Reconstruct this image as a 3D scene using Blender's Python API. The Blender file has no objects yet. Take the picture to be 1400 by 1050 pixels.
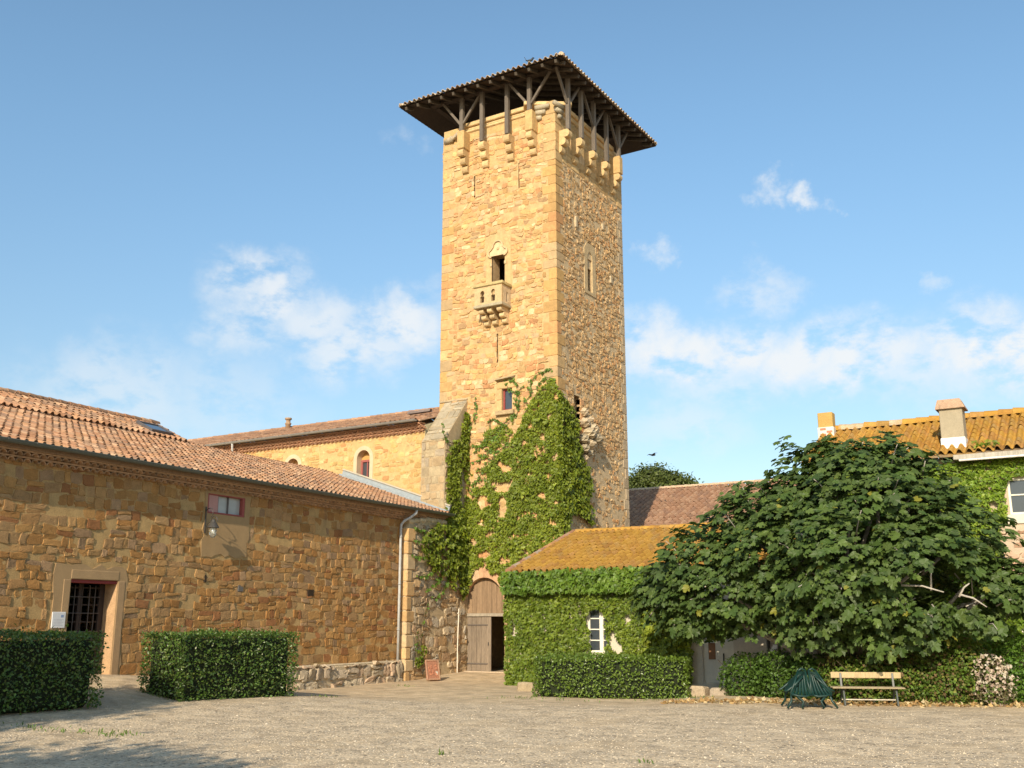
import bpy, math, random
import numpy as np
from mathutils import Vector, Matrix
from mathutils.geometry import tessellate_polygon

scene = bpy.context.scene
COLL = scene.collection
R = math.radians
# world axes: +X runs to the right along the tower's front, +Y away along its side, +Z up; metres
# ------------------------------------------------------------------ camera
cam_d = bpy.data.cameras.new('camera')
cam = bpy.data.objects.new('camera', cam_d)
COLL.objects.link(cam)
cam.location = (0, 0, 1.9)
cam.rotation_euler = (R(90 + 13.07), 0, R(31.48))
cam_d.sensor_width = 36
cam_d.lens = 36.0
cam_d.clip_end = 5000
scene.camera = cam
# ------------------------------------------------------------------ sun, sky, exposure
SUN_AZ, SUN_EL = 16.0, 27.0          # light travels this many degrees left of +Y, and this much downwards
travel = Vector((-math.sin(R(SUN_AZ)) * math.cos(R(SUN_EL)), math.cos(R(SUN_AZ)) * math.cos(R(SUN_EL)), -math.sin(R(SUN_EL))))
sl = bpy.data.lights.new('sun', 'SUN')
sl.energy = 4.0
sl.angle = R(0.5)
sl.color = (1.0, 0.86, 0.66)
sun = bpy.data.objects.new('sun', sl)
COLL.objects.link(sun)
sun.rotation_euler = travel.to_track_quat('-Z', 'Y').to_euler()
scene.view_settings.view_transform = 'Standard'
scene.view_settings.look = 'None'
scene.view_settings.exposure = 0.5
scene.view_settings.gamma = 1.0
scene.view_settings.use_curve_mapping = False
world = bpy.data.worlds.new('World')
scene.world = world
world.use_nodes = True


def build_sky():
    nt = world.node_tree
    N, L = nt.nodes, nt.links
    N.clear()
    out = N.new('ShaderNodeOutputWorld')
    bg = N.new('ShaderNodeBackground')
    sky = N.new('ShaderNodeTexSky')
    sky.sky_type = 'NISHITA'
    sky.sun_disc = False
    sky.sun_elevation = R(SUN_EL)
    sky.sun_rotation = R(180 - SUN_AZ)
    sky.air_density = 1.0
    sky.dust_density = 0.8
    sky.ozone_density = 2.0
    bg.inputs['Strength'].default_value = 0.13
    tc = N.new('ShaderNodeTexCoord')
    # cloud blobs: direction, half-size, density
    blobs = [((-.684, .667, .300), .060, .8), ((-.655, .702, .285), .055, .7), ((-.595, .755, .279), .052, .85), ((-.63, .732, .262), .065, .7), ((-.70, .655, .262), .05, .5),
             ((-.377, .886, .262), .055, .95), ((-.345, .90, .255), .05, .9), ((-.300, .918, .250), .050, .9), ((-.259, .937, .240), .055, .9), ((-.32, .915, .238), .06, .6),
             ((-.213, .946, .238), .055, .9), ((-.177, .956, .238), .05, .8), ((-.105, .967, .238), .06, 1.0), ((-.07, .968, .232), .06, 1.0), ((-.15, .96, .228), .07, .6),
             ((-.281, .909, .306), .035, .5), ((-.265, .91, .309), .03, .45), ((-.258, .887, .385), .020, .6), ((-.219, .897, .387), .017, .8), ((-.374, .86, .346), .018, .5),
             ((-.783, .59, .200), .09, .45), ((-.559, .701, .444), .02, .3), ((-.144, .943, .299), .018, .4), ((-.368, .911, .19), .06, .4), ((-.72, .66, .20), .08, .3), ((-.55, .78, .31), .03, .3)]
    sc = N.new('ShaderNodeVectorMath'); sc.operation = 'MULTIPLY'
    sc.inputs[1].default_value = (1, 1, 1.7)
    # warp the direction a little so blob outlines are ragged
    nz = N.new('ShaderNodeTexNoise'); nz.inputs['Scale'].default_value = 16; nz.inputs['Detail'].default_value = 6
    nz.inputs['Roughness'].default_value = .62
    L.new(tc.outputs['Generated'], nz.inputs['Vector'])
    wv = N.new('ShaderNodeVectorMath'); wv.operation = 'MULTIPLY_ADD'
    wv.inputs[1].default_value = (.11, .11, .09)
    sub = N.new('ShaderNodeVectorMath'); sub.operation = 'SUBTRACT'; sub.inputs[1].default_value = (.5, .5, .5)
    L.new(nz.outputs['Color'], sub.inputs[0])
    L.new(sub.outputs[0], wv.inputs[0])
    L.new(tc.outputs['Generated'], wv.inputs[2])
    L.new(wv.outputs[0], sc.inputs[0])
    prev = None
    for d, r, a in blobs:
        ds = N.new('ShaderNodeVectorMath'); ds.operation = 'DISTANCE'
        L.new(sc.outputs[0], ds.inputs[0])
        ds.inputs[1].default_value = (d[0], d[1], d[2] * 1.7)
        mr = N.new('ShaderNodeMapRange'); mr.interpolation_type = 'SMOOTHSTEP'
        mr.inputs['From Min'].default_value = r * 1.4
        mr.inputs['From Max'].default_value = r * .15
        mr.inputs['To Min'].default_value = 0
        mr.inputs['To Max'].default_value = a
        L.new(ds.outputs['Value'], mr.inputs['Value'])
        if prev is None:
            prev = mr.outputs[0]
        else:
            mx = N.new('ShaderNodeMath'); mx.operation = 'MAXIMUM'
            L.new(prev, mx.inputs[0]); L.new(mr.outputs[0], mx.inputs[1])
            prev = mx.outputs[0]
    n2 = N.new('ShaderNodeTexNoise'); n2.inputs['Scale'].default_value = 22; n2.inputs['Detail'].default_value = 8; n2.inputs['Roughness'].default_value = .6
    st = N.new('ShaderNodeVectorMath'); st.operation = 'MULTIPLY'; st.inputs[1].default_value = (1, 1, 1.8)
    L.new(tc.outputs['Generated'], st.inputs[0]); L.new(st.outputs[0], n2.inputs['Vector'])
    mr2 = N.new('ShaderNodeMapRange'); mr2.interpolation_type = 'SMOOTHSTEP'
    mr2.inputs['From Min'].default_value = .32; mr2.inputs['From Max'].default_value = .56
    L.new(n2.outputs['Fac'], mr2.inputs['Value'])
    mu = N.new('ShaderNodeMath'); mu.operation = 'MULTIPLY'
    L.new(prev, mu.inputs[0]); L.new(mr2.outputs[0], mu.inputs[1])
    mix = N.new('ShaderNodeMix'); mix.data_type = 'RGBA'
    L.new(mu.outputs[0], mix.inputs['Factor'])
    tint = N.new('ShaderNodeMix'); tint.data_type = 'RGBA'; tint.blend_type = 'MULTIPLY'; tint.inputs['Factor'].default_value = 1
    sx = N.new('ShaderNodeSeparateXYZ'); L.new(tc.outputs['Generated'], sx.inputs[0])
    gr = N.new('ShaderNodeMapRange'); gr.interpolation_type = 'SMOOTHSTEP'
    gr.inputs['From Min'].default_value = .05; gr.inputs['From Max'].default_value = .5
    L.new(sx.outputs['Z'], gr.inputs['Value'])
    tg = N.new('ShaderNodeMix'); tg.data_type = 'RGBA'
    L.new(gr.outputs[0], tg.inputs['Factor'])
    tg.inputs['A'].default_value = (.86, .84, .77, 1); tg.inputs['B'].default_value = (1.02, 1.16, 1.10, 1)
    L.new(sky.outputs[0], tint.inputs['A']); L.new(tg.outputs['Result'], tint.inputs['B'])
    L.new(tint.outputs['Result'], mix.inputs['A'])
    mix.inputs['B'].default_value = (5.0, 5.1, 5.15, 1)
    L.new(mix.outputs['Result'], bg.inputs['Color'])
    L.new(bg.outputs[0], out.inputs['Surface'])


build_sky()

# ------------------------------------------------------------------ helpers
rng = np.random.default_rng(7)
random.seed(7)
ORIG = {}


class MB:
    """collects vertices, faces and a colour per vertex; build() links ONE mesh object"""

    def __init__(self):
        self.V, self.C, self.flat, self.cnt, self.n = [], [], [], [], 0

    def add(self, V, F, col):
        V = np.asarray(V, float).reshape(-1, 3)
        m = len(V)
        col = np.asarray(col, float)
        if col.ndim == 1:
            col = np.tile(col[:3], (m, 1))
        self.V.append(V)
        self.C.append(col[:, :3])
        if isinstance(F, np.ndarray):
            self.flat.append((F + self.n).ravel())
            self.cnt.append(np.full(len(F), F.shape[1], int))
        else:
            self.flat.append(np.array([i + self.n for f in F for i in f], int))
            self.cnt.append(np.array([len(f) for f in F], int))
        self.n += m

    def build(self, name, mat, parent=None, smooth=False):
        V = np.concatenate(self.V) if self.V else np.zeros((0, 3))
        if parent is not None and parent in ORIG:
            V = V - np.array(ORIG[parent])
        me = bpy.data.meshes.new(name)
        flat = np.concatenate(self.flat).astype(np.int32)
        cnt = np.concatenate(self.cnt).astype(np.int32)
        me.vertices.add(len(V))
        me.vertices.foreach_set('co', V.astype(np.float32).ravel())
        me.loops.add(len(flat))
        me.loops.foreach_set('vertex_index', flat)
        me.polygons.add(len(cnt))
        st = np.concatenate(([0], np.cumsum(cnt)[:-1])).astype(np.int32)
        me.polygons.foreach_set('loop_start', st)
        me.polygons.foreach_set('loop_total', cnt)
        me.polygons.foreach_set('use_smooth', np.full(len(cnt), bool(smooth)))
        C = np.concatenate(self.C)
        at = me.color_attributes.new('Col', 'FLOAT_COLOR', 'POINT')
        at.data.foreach_set('color', np.concatenate([C, np.ones((len(C), 1))], 1).astype(np.float32).ravel())
        me.update(calc_edges=True)
        me.validate()
        me.materials.append(mat)
        o = bpy.data.objects.new(name, me)
        COLL.objects.link(o)
        if parent is not None:
            o.parent = parent
            ORIG[o] = ORIG.get(parent, (0, 0, 0))
        return o


def thing(name, label, cat, loc=(0, 0, 0), rotz=0, group=None, local=False):
    o = bpy.data.objects.new(name, None)
    o.empty_display_size = .3
    COLL.objects.link(o)
    o.location = loc
    o.rotation_euler = (0, 0, rotz)
    o['label'] = label
    o['category'] = cat
    if group:
        o['group'] = group
    ORIG[o] = (0, 0, 0) if local else tuple(loc)
    return o


def tag(o, label=None, cat=None, group=None, kind=None):
    for k, v in (('label', label), ('category', cat), ('group', group), ('kind', kind)):
        if v:
            o[k] = v
    return o


class Frame:
    def __init__(s, o, U, N, V=(0, 0, 1)):
        s.o, s.U, s.N, s.Vv = map(lambda q: np.array(q, float), (o, U, N, V))

    def p(s, u, v, d=0.):
        u, v, d = np.broadcast_arrays(np.asarray(u, float), np.asarray(v, float), np.asarray(d, float))
        return s.o + u[..., None] * s.U + v[..., None] * s.Vv + d[..., None] * s.N


BOXF = [(0, 2, 3, 1), (4, 5, 7, 6), (0, 1, 5, 4), (2, 6, 7, 3), (0, 4, 6, 2), (1, 3, 7, 5)]


def fbox(mb, fr, lo, hi, col, bev=.012):
    """chamfered box in frame coordinates (u, v, d)"""
    lo, hi = np.array(lo, float), np.array(hi, float)
    b = min(bev, *(0.45 * (hi - lo)))
    V, idx = [], {}
    for i in (0, 1):
        for j in (0, 1):
            for k in (0, 1):
                for ax in range(3):
                    q = []
                    for a, s in enumerate((i, j, k)):
                        e = hi[a] if s else lo[a]
                        q.append(e if a == ax else (e - b if s else e + b))
                    idx[(i, j, k, ax)] = len(V)
                    V.append(q)
    F = []
    for ax in range(3):
        o1, o2 = [a for a in range(3) if a != ax]
        for s in (0, 1):
            cs = []
            for (p, q) in ((0, 0), (1, 0), (1, 1), (0, 1)):
                t = [0, 0, 0]
                t[ax], t[o1], t[o2] = s, p, q
                cs.append(idx[(*t, ax)])
            F.append(cs)
        for p in (0, 1):
            for q in (0, 1):
                e = []
                for s, aa in ((0, o1), (0, o2), (1, o2), (1, o1)):
                    t = [0, 0, 0]
                    t[ax], t[o1], t[o2] = s, p, q
                    e.append(idx[(*t, aa)])
                F.append(e)
    for i in (0, 1):
        for j in (0, 1):
            for k in (0, 1):
                F.append([idx[(i, j, k, 0)], idx[(i, j, k, 1)], idx[(i, j, k, 2)]])
    V = np.array(V)
    mb.add(fr.p(V[:, 0], V[:, 1], V[:, 2]), F, col)


WF = Frame((0, 0, 0), (1, 0, 0), (0, 0, 1), (0, 1, 0))     # world: u=x v=y d=z


def box(mb, lo, hi, col, bev=.012):
    fbox(mb, WF, lo, hi, col, bev)


def bar(mb, p0, p1, w, h, col, up=(0, 0, 1), bev=.01):
    p0, p1 = np.array(p0, float), np.array(p1, float)
    d = p1 - p0
    l = np.linalg.norm(d)
    d /= l
    up = np.array(up, float)
    if abs(d @ up) > .97:
        up = np.array((0, 1., 0))
    s = np.cross(d, up); s /= np.linalg.norm(s)
    t = np.cross(s, d)
    fbox(mb, Frame(p0, d, t, s), (0, -w / 2, -h / 2), (l, w / 2, h / 2), col, bev)


def tube(mb, pts, r, col, n=8, cap=True):
    pts = np.array(pts, float)
    m = len(pts)
    r = np.broadcast_to(np.asarray(r, float), (m,))
    T = np.gradient(pts, axis=0)
    T /= np.linalg.norm(T, axis=1)[:, None] + 1e-9
    ref = np.array((0, 0, 1.)) if abs(T[0, 2]) < .9 else np.array((1., 0, 0))
    V = []
    for i in range(m):
        s = np.cross(T[i], ref); s /= np.linalg.norm(s) + 1e-9
        t = np.cross(s, T[i])
        a = np.linspace(0, 2 * math.pi, n, endpoint=False)
        V.append(pts[i] + r[i] * (np.cos(a)[:, None] * s + np.sin(a)[:, None] * t))
    F = [(i * n + k, i * n + (k + 1) % n, (i + 1) * n + (k + 1) % n, (i + 1) * n + k) for i in range(m - 1) for k in range(n)]
    if cap:
        F += [tuple(range(n))[::-1], tuple((m - 1) * n + k for k in range(n))]
    mb.add(np.concatenate(V), F, col)


def lathe(mb, c, prof, col, n=14):
    V, F = [], []
    for (r, z) in prof:
        for k in range(n):
            a = 2 * math.pi * k / n
            V.append((c[0] + r * math.cos(a), c[1] + r * math.sin(a), c[2] + z))
    for i in range(len(prof) - 1):
        for k in range(n):
            F.append((i * n + k, i * n + (k + 1) % n, (i + 1) * n + (k + 1) % n, (i + 1) * n + k))
    F.append(tuple((len(prof) - 1) * n + k for k in range(n)))
    F.append(tuple(range(n))[::-1])
    mb.add(V, F, col)


def prism(mb, fr, outer, d0, d1, col, holes=(), back=True):
    """polygon (with holes) in (u, v) extruded between depths d0 and d1"""
    loops = [list(outer)] + [list(h) for h in holes]
    tri = tessellate_polygon([[Vector((p[0], p[1], 0)) for p in lp] for lp in loops])
    P = np.array([p for lp in loops for p in lp], float)
    n = len(P)
    V = np.concatenate([fr.p(P[:, 0], P[:, 1], d1), fr.p(P[:, 0], P[:, 1], d0)])
    F = [tuple(t) for t in tri]
    if back:
        F += [tuple(i + n for i in t[::-1]) for t in tri]
    k = 0
    for lp in loops:
        m = len(lp)
        for i in range(m):
            a, b = k + i, k + (i + 1) % m
            F.append((a, b, b + n, a + n))
        k += m
    mb.add(V, F, col)


def arch(u0, u1, v0, v1, n=12, point=0.0):
    """outline of an opening with a round (or pointed) head: v1 is the crown"""
    w = (u1 - u0) / 2
    c = (u0 + u1) / 2
    rise = w * (1 + point)
    sp = v1 - rise
    pts = [(u0, v0), (u1, v0)]
    for i in range(n + 1):
        a = math.pi * i / n
        s = math.sin(a)
        pts.append((c + w * math.cos(a), sp + rise * (s ** (1 - .35 * point) if s > 0 else 0)))
    return pts


def var(c, k=.12):
    return np.clip(np.array(c) * (1 + random.uniform(-k, k)), 0, 1)


def fnoise(x, y, seed, f=1.):
    r = np.random.default_rng(seed)
    z = np.zeros_like(x)
    for k in range(9):
        a, b, ph = r.normal(0, f * (1 + k * .5), 2).tolist() + [r.uniform(0, 6.28)]
        z += np.sin(a * x + b * y + ph) / (1 + k * .35)
    return z / 3


# ------------------------------------------------------------------ materials
def newmat(name):
    m = bpy.data.materials.new(name)
    m.use_nodes = True
    nt = m.node_tree
    b = nt.nodes['Principled BSDF']
    return m, nt, b


def attr_mat(name, rough=.9, amp=.35, scale=6, fine=60, bump=.3, bscale=40, spec=.2, dirt=None, stretch=(1, 1, 1), metallic=0):
    """vertex colour times two octaves of noise, with a fine bump; dirt=(colour, amount, scale) adds blotches of another colour"""
    m, nt, b = newmat(name)
    N, L = nt.nodes, nt.links
    at = N.new('ShaderNodeAttribute'); at.attribute_name = 'Col'
    tc = N.new('ShaderNodeTexCoord')
    mp = N.new('ShaderNodeMapping'); mp.inputs['Scale'].default_value = stretch
    L.new(tc.outputs['Object'], mp.inputs['Vector'])
    n1 = N.new('ShaderNodeTexNoise'); n1.inputs['Scale'].default_value = scale; n1.inputs['Detail'].default_value = 5; n1.inputs['Roughness'].default_value = .65
    n2 = N.new('ShaderNodeTexNoise'); n2.inputs['Scale'].default_value = fine; n2.inputs['Detail'].default_value = 4
    L.new(mp.outputs[0], n1.inputs['Vector']); L.new(mp.outputs[0], n2.inputs['Vector'])
    ad = N.new('ShaderNodeMath'); ad.operation = 'ADD'
    L.new(n1.outputs['Fac'], ad.inputs[0]); L.new(n2.outputs['Fac'], ad.inputs[1])
    mr = N.new('ShaderNodeMapRange')
    mr.inputs['From Min'].default_value = .6; mr.inputs['From Max'].default_value = 1.4
    mr.inputs['To Min'].default_value = 1 - amp; mr.inputs['To Max'].default_value = 1 + amp
    L.new(ad.outputs[0], mr.inputs['Value'])
    mx = N.new('ShaderNodeMix'); mx.data_type = 'RGBA'; mx.blend_type = 'MULTIPLY'; mx.inputs['Factor'].default_value = 1
    L.new(at.outputs['Color'], mx.inputs['A']); L.new(mr.outputs[0], mx.inputs['B'])
    res = mx.outputs['Result']
    if dirt:
        n3 = N.new('ShaderNodeTexNoise'); n3.inputs['Scale'].default_value = dirt[2]; n3.inputs['Detail'].default_value = 7; n3.inputs['Roughness'].default_value = .7
        m4 = N.new('ShaderNodeMapping'); m4.inputs['Scale'].default_value = (1.5, 1.5, .3)
        L.new(tc.outputs['Object'], m4.inputs['Vector']); L.new(m4.outputs[0], n3.inputs['Vector'])
        m3 = N.new('ShaderNodeMapRange'); m3.interpolation_type = 'SMOOTHSTEP'
        m3.inputs['From Min'].default_value = dirt[3] if len(dirt) > 3 else .52; m3.inputs['From Max'].default_value = (dirt[3] if len(dirt) > 3 else .52) + .16
        m3.inputs['To Max'].default_value = dirt[1]
        L.new(n3.outputs['Fac'], m3.inputs['Value'])
        x3 = N.new('ShaderNodeMix'); x3.data_type = 'RGBA'
        L.new(m3.outputs[0], x3.inputs['Factor']); L.new(res, x3.inputs['A']); x3.inputs['B'].default_value = (*dirt[0], 1)
        res = x3.outputs['Result']
    L.new(res, b.inputs['Base Color'])
    b.inputs['Roughness'].default_value = rough
    b.inputs['Specular IOR Level'].default_value = spec
    b.inputs['Metallic'].default_value = metallic
    nb = N.new('ShaderNodeTexNoise'); nb.inputs['Scale'].default_value = bscale; nb.inputs['Detail'].default_value = 5; nb.inputs['Roughness'].default_value = .7
    L.new(mp.outputs[0], nb.inputs['Vector'])
    bp = N.new('ShaderNodeBump'); bp.inputs['Strength'].default_value = bump; bp.inputs['Distance'].default_value = .03
    L.new(nb.outputs['Fac'], bp.inputs['Height']); L.new(bp.outputs[0], b.inputs['Normal'])
    return m


def leaf_mat(name, transl=.25, rough=.45, spec=.35):
    m, nt, b = newmat(name)
    N, L = nt.nodes, nt.links
    at = N.new('ShaderNodeAttribute'); at.attribute_name = 'Col'
    L.new(at.outputs['Color'], b.inputs['Base Color'])
    b.inputs['Roughness'].default_value = rough
    b.inputs['Specular IOR Level'].default_value = spec
    tr = N.new('ShaderNodeBsdfTranslucent')
    br = N.new('ShaderNodeMix'); br.data_type = 'RGBA'; br.blend_type = 'MULTIPLY'; br.inputs['Factor'].default_value = 1
    L.new(at.outputs['Color'], br.inputs['A']); br.inputs['B'].default_value = (1.6, 1.7, .7, 1)
    L.new(br.outputs['Result'], tr.inputs['Color'])
    mx = N.new('ShaderNodeMixShader'); mx.inputs['Fac'].default_value = transl
    L.new(b.outputs[0], mx.inputs[1]); L.new(tr.outputs[0], mx.inputs[2])
    L.new(mx.outputs[0], nt.nodes['Material Output'].inputs['Surface'])
    return m


M_STONE = attr_mat('warm_stone', amp=.34, scale=5, fine=45, bump=.6, bscale=30, dirt=((.20, .155, .10), .35, .55, .56))
M_ROUGH = attr_mat('rough_stone', amp=.40, scale=6, fine=50, bump=.9, bscale=24, dirt=((.16, .13, .10), .4, .7, .55))
M_WING = attr_mat('ochre_stone', amp=.34, scale=4, fine=40, bump=.55, bscale=28, dirt=((.17, .13, .09), .4, .8, .56))
M_PLASTER = attr_mat('lime_plaster', amp=.18, scale=2.5, fine=50, bump=.25, bscale=40)
M_TILE = attr_mat('clay_tile', amp=.35, scale=9, fine=50, bump=.35, bscale=50, spec=.15, dirt=((.10, .085, .06), .45, 2.2, .55))
M_LICHEN = attr_mat('lichen_tile', amp=.35, scale=7, fine=50, bump=.35, bscale=50, spec=.1, dirt=((.42, .235, .04), .65, 1.3, .44))
M_WOOD = attr_mat('weathered_wood', rough=.8, amp=.35, scale=10, fine=60, bump=.4, bscale=50, stretch=(1, 1, .12))
M_PAINT = attr_mat('old_paint', rough=.55, amp=.12, scale=8, fine=60, bump=.1, bscale=80, spec=.3)
M_METAL = attr_mat('zinc', rough=.5, amp=.25, scale=6, fine=50, bump=.1, bscale=60, spec=.5)
M_IRON = attr_mat('black_iron', rough=.5, amp=.2, scale=20, fine=60, bump=.1, bscale=60, spec=.4)
M_LEAF = leaf_mat('ivy_leaf', .22, .45, .3)
M_FIG = leaf_mat('fig_leaf', .20, .52, .3)
M_HEDGE = leaf_mat('hedge_leaf', .15, .38, .5)
M_BARK = attr_mat('bark', amp=.4, scale=8, fine=40, bump=.6, bscale=30)
M_PLASTIC = attr_mat('green_plastic', rough=.48, amp=.08, scale=8, fine=40, bump=.03, spec=.5)


def glass_mat(name, col, rough=.06):
    m, nt, b = newmat(name)
    N, L = nt.nodes, nt.links
    n = N.new('ShaderNodeTexNoise'); n.inputs['Scale'].default_value = 1.5
    bp = N.new('ShaderNodeBump'); bp.inputs['Strength'].default_value = .05; bp.inputs['Distance'].default_value = .05
    L.new(n.outputs['Fac'], bp.inputs['Height']); L.new(bp.outputs[0], b.inputs['Normal'])
    cr = N.new('ShaderNodeMix'); cr.data_type = 'RGBA'
    L.new(n.outputs['Fac'], cr.inputs['Factor'])
    cr.inputs['A'].default_value = (*[c * .8 for c in col], 1); cr.inputs['B'].default_value = (*[c * 1.2 for c in col], 1)
    L.new(cr.outputs['Result'], b.inputs['Base Color'])
    b.inputs['Roughness'].default_value = rough
    b.inputs['Specular IOR Level'].default_value = .8
    return m


M_GLASS = glass_mat('window_glass', (.05, .06, .07))
M_CURTAIN = glass_mat('curtained_glass', (.42, .44, .42), .2)
M_CLEAR, _nt, _b = newmat('lantern_glass')
_b.inputs['Base Color'].default_value = (.85, .9, .88, 1)
_b.inputs['Roughness'].default_value = .08
_b.inputs['Transmission Weight'].default_value = .9
_n = _nt.nodes.new('ShaderNodeTexNoise'); _n.inputs['Scale'].default_value = 12
_bp = _nt.nodes.new('ShaderNodeBump'); _bp.inputs['Strength'].default_value = .15
_nt.links.new(_n.outputs['Fac'], _bp.inputs['Height']); _nt.links.new(_bp.outputs[0], _b.inputs['Normal'])


M_DOORGLASS, _nt, _b = newmat('thin_glass')
_b.inputs['Base Color'].default_value = (.9, .92, .9, 1)
_b.inputs['Roughness'].default_value = .01
_b.inputs['IOR'].default_value = 1.12
_b.inputs['Transmission Weight'].default_value = 1.0


def ground_mat():
    m, nt, b = newmat('gravel_ground')
    N, L = nt.nodes, nt.links
    tc = N.new('ShaderNodeTexCoord')

    def noise(s, d=4, r=.6):
        n = N.new('ShaderNodeTexNoise'); n.inputs['Scale'].default_value = s; n.inputs['Detail'].default_value = d; n.inputs['Roughness'].default_value = r
        L.new(tc.outputs['Object'], n.inputs['Vector'])
        return n

    def mix(f, a, c, bt='MIX'):
        x = N.new('ShaderNodeMix'); x.data_type = 'RGBA'; x.blend_type = bt
        for s, v in (('Factor', f), ('A', a), ('B', c)):
            if isinstance(v, (tuple, float, int)):
                x.inputs[s].default_value = v
            else:
                L.new(v, x.inputs[s])
        return x.outputs['Result']

    def ramp(v, lo, hi, a=0., c=1.):
        r = N.new('ShaderNodeMapRange'); r.interpolation_type = 'SMOOTHSTEP'
        r.inputs['From Min'].default_value = lo; r.inputs['From Max'].default_value = hi
        r.inputs['To Min'].default_value = a; r.inputs['To Max'].default_value = c
        L.new(v, r.inputs['Value'])
        return r.outputs[0]
    at = N.new('ShaderNodeAttribute'); at.attribute_name = 'Col'
    sep = N.new('ShaderNodeSeparateColor'); L.new(at.outputs['Color'], sep.inputs[0])
    vor = N.new('ShaderNodeTexVoronoi'); vor.inputs['Scale'].default_value = 24
    L.new(tc.outputs['Object'], vor.inputs['Vector'])
    hv = N.new('ShaderNodeSeparateColor'); L.new(vor.outputs['Color'], hv.inputs[0])
    peb = mix(hv.outputs[0], (.50, .395, .265, 1), (.66, .535, .375, 1))
    peb = mix(ramp(hv.outputs[1], .9, .97), peb, (.64, .55, .42, 1))
    peb = mix(ramp(hv.outputs[2], .88, .98), peb, (.17, .14, .11, 1))
    big = noise(.55, 5)
    soil = mix(ramp(noise(5).outputs['Fac'], .3, .7), (.50, .38, .24, 1), (.62, .495, .335, 1))
    patches = ramp(big.outputs['Fac'], .50, .66, 0., .8)
    # soil amount = painted path (red channel) or bare patches
    mxm = N.new('ShaderNodeMath'); mxm.operation = 'MAXIMUM'
    rg = N.new('ShaderNodeMath'); rg.operation = 'MULTIPLY_ADD'
    L.new(noise(2.6, 6, .7).outputs['Fac'], rg.inputs[0]); rg.inputs[1].default_value = 2.4
    L.new(sep.outputs[0], rg.inputs[2])
    soilmask = ramp(rg.outputs[0], 1.25, 2.0, 0., .92)
    L.new(patches, mxm.inputs[0]); L.new(soilmask, mxm.inputs[1])
    col = mix(mxm.outputs[0], peb, soil)
    col = mix(1.0, col, mix(ramp(noise(1.6, 6).outputs['Fac'], .3, .7), (.76, .75, .74, 1), (1.14, 1.12, 1.08, 1)), 'MULTIPLY')
    L.new(col, b.inputs['Base Color'])
    b.inputs['Roughness'].default_value = .95
    b.inputs['Specular IOR Level'].default_value = .1
    bp = N.new('ShaderNodeBump'); bp.inputs['Strength'].default_value = .7; bp.inputs['Distance'].default_value = .02
    inv = N.new('ShaderNodeMath'); inv.operation = 'SUBTRACT'; inv.inputs[0].default_value = 1
    L.new(vor.outputs['Distance'], inv.inputs[1])
    L.new(inv.outputs[0], bp.inputs['Height'])
    bp2 = N.new('ShaderNodeBump'); bp2.inputs['Strength'].default_value = .5; bp2.inputs['Distance'].default_value = .12
    L.new(noise(2.2, 5).outputs['Fac'], bp2.inputs['Height']); L.new(bp.outputs[0], bp2.inputs['Normal'])
    L.new(bp2.outputs[0], b.inputs['Normal'])
    return m


M_GROUND = ground_mat()

# ------------------------------------------------------------------ ground
WQ = np.array((-23.5, 34.43, 0.)); WR = R(3.0)
WN = np.array((math.cos(WR), math.sin(WR), 0)); WT = np.array((-math.sin(WR), math.cos(WR), 0))


def sst(x, a, b):
    t = np.clip((x - a) / (b - a), 0, 1)
    return t * t * (3 - 2 * t)


def gz(x, y):
    """ground height: a bank rises towards the wing wall on the left, a slight dip before the tower"""
    x, y = np.asarray(x, float), np.asarray(y, float)
    off = (x - WQ[0]) * WN[0] + (y - WQ[1]) * WN[1]
    prof = .55 * (1 - sst(off, .3, 4.4)) + .22 * (1 - sst(off, 2.5, 9))
    z = prof * (1 - sst(y, 16.5, 24.5)) * .8
    z = z - .15 * sst(y, 19, 24) * (1 - sst(y, 30.5, 34)) * (1 - sst(off, 4, 9))
    z = z - .10 * sst(x, -18.5, -15) * (1 - sst(x, -12, -9)) * sst(y, 20, 25)
    z = z + .02 * np.sin(x * .9 + y * .37) * np.sin(y * .7 - x * .2) * sst(np.hypot(x, y), 3, 8)
    return z


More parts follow.
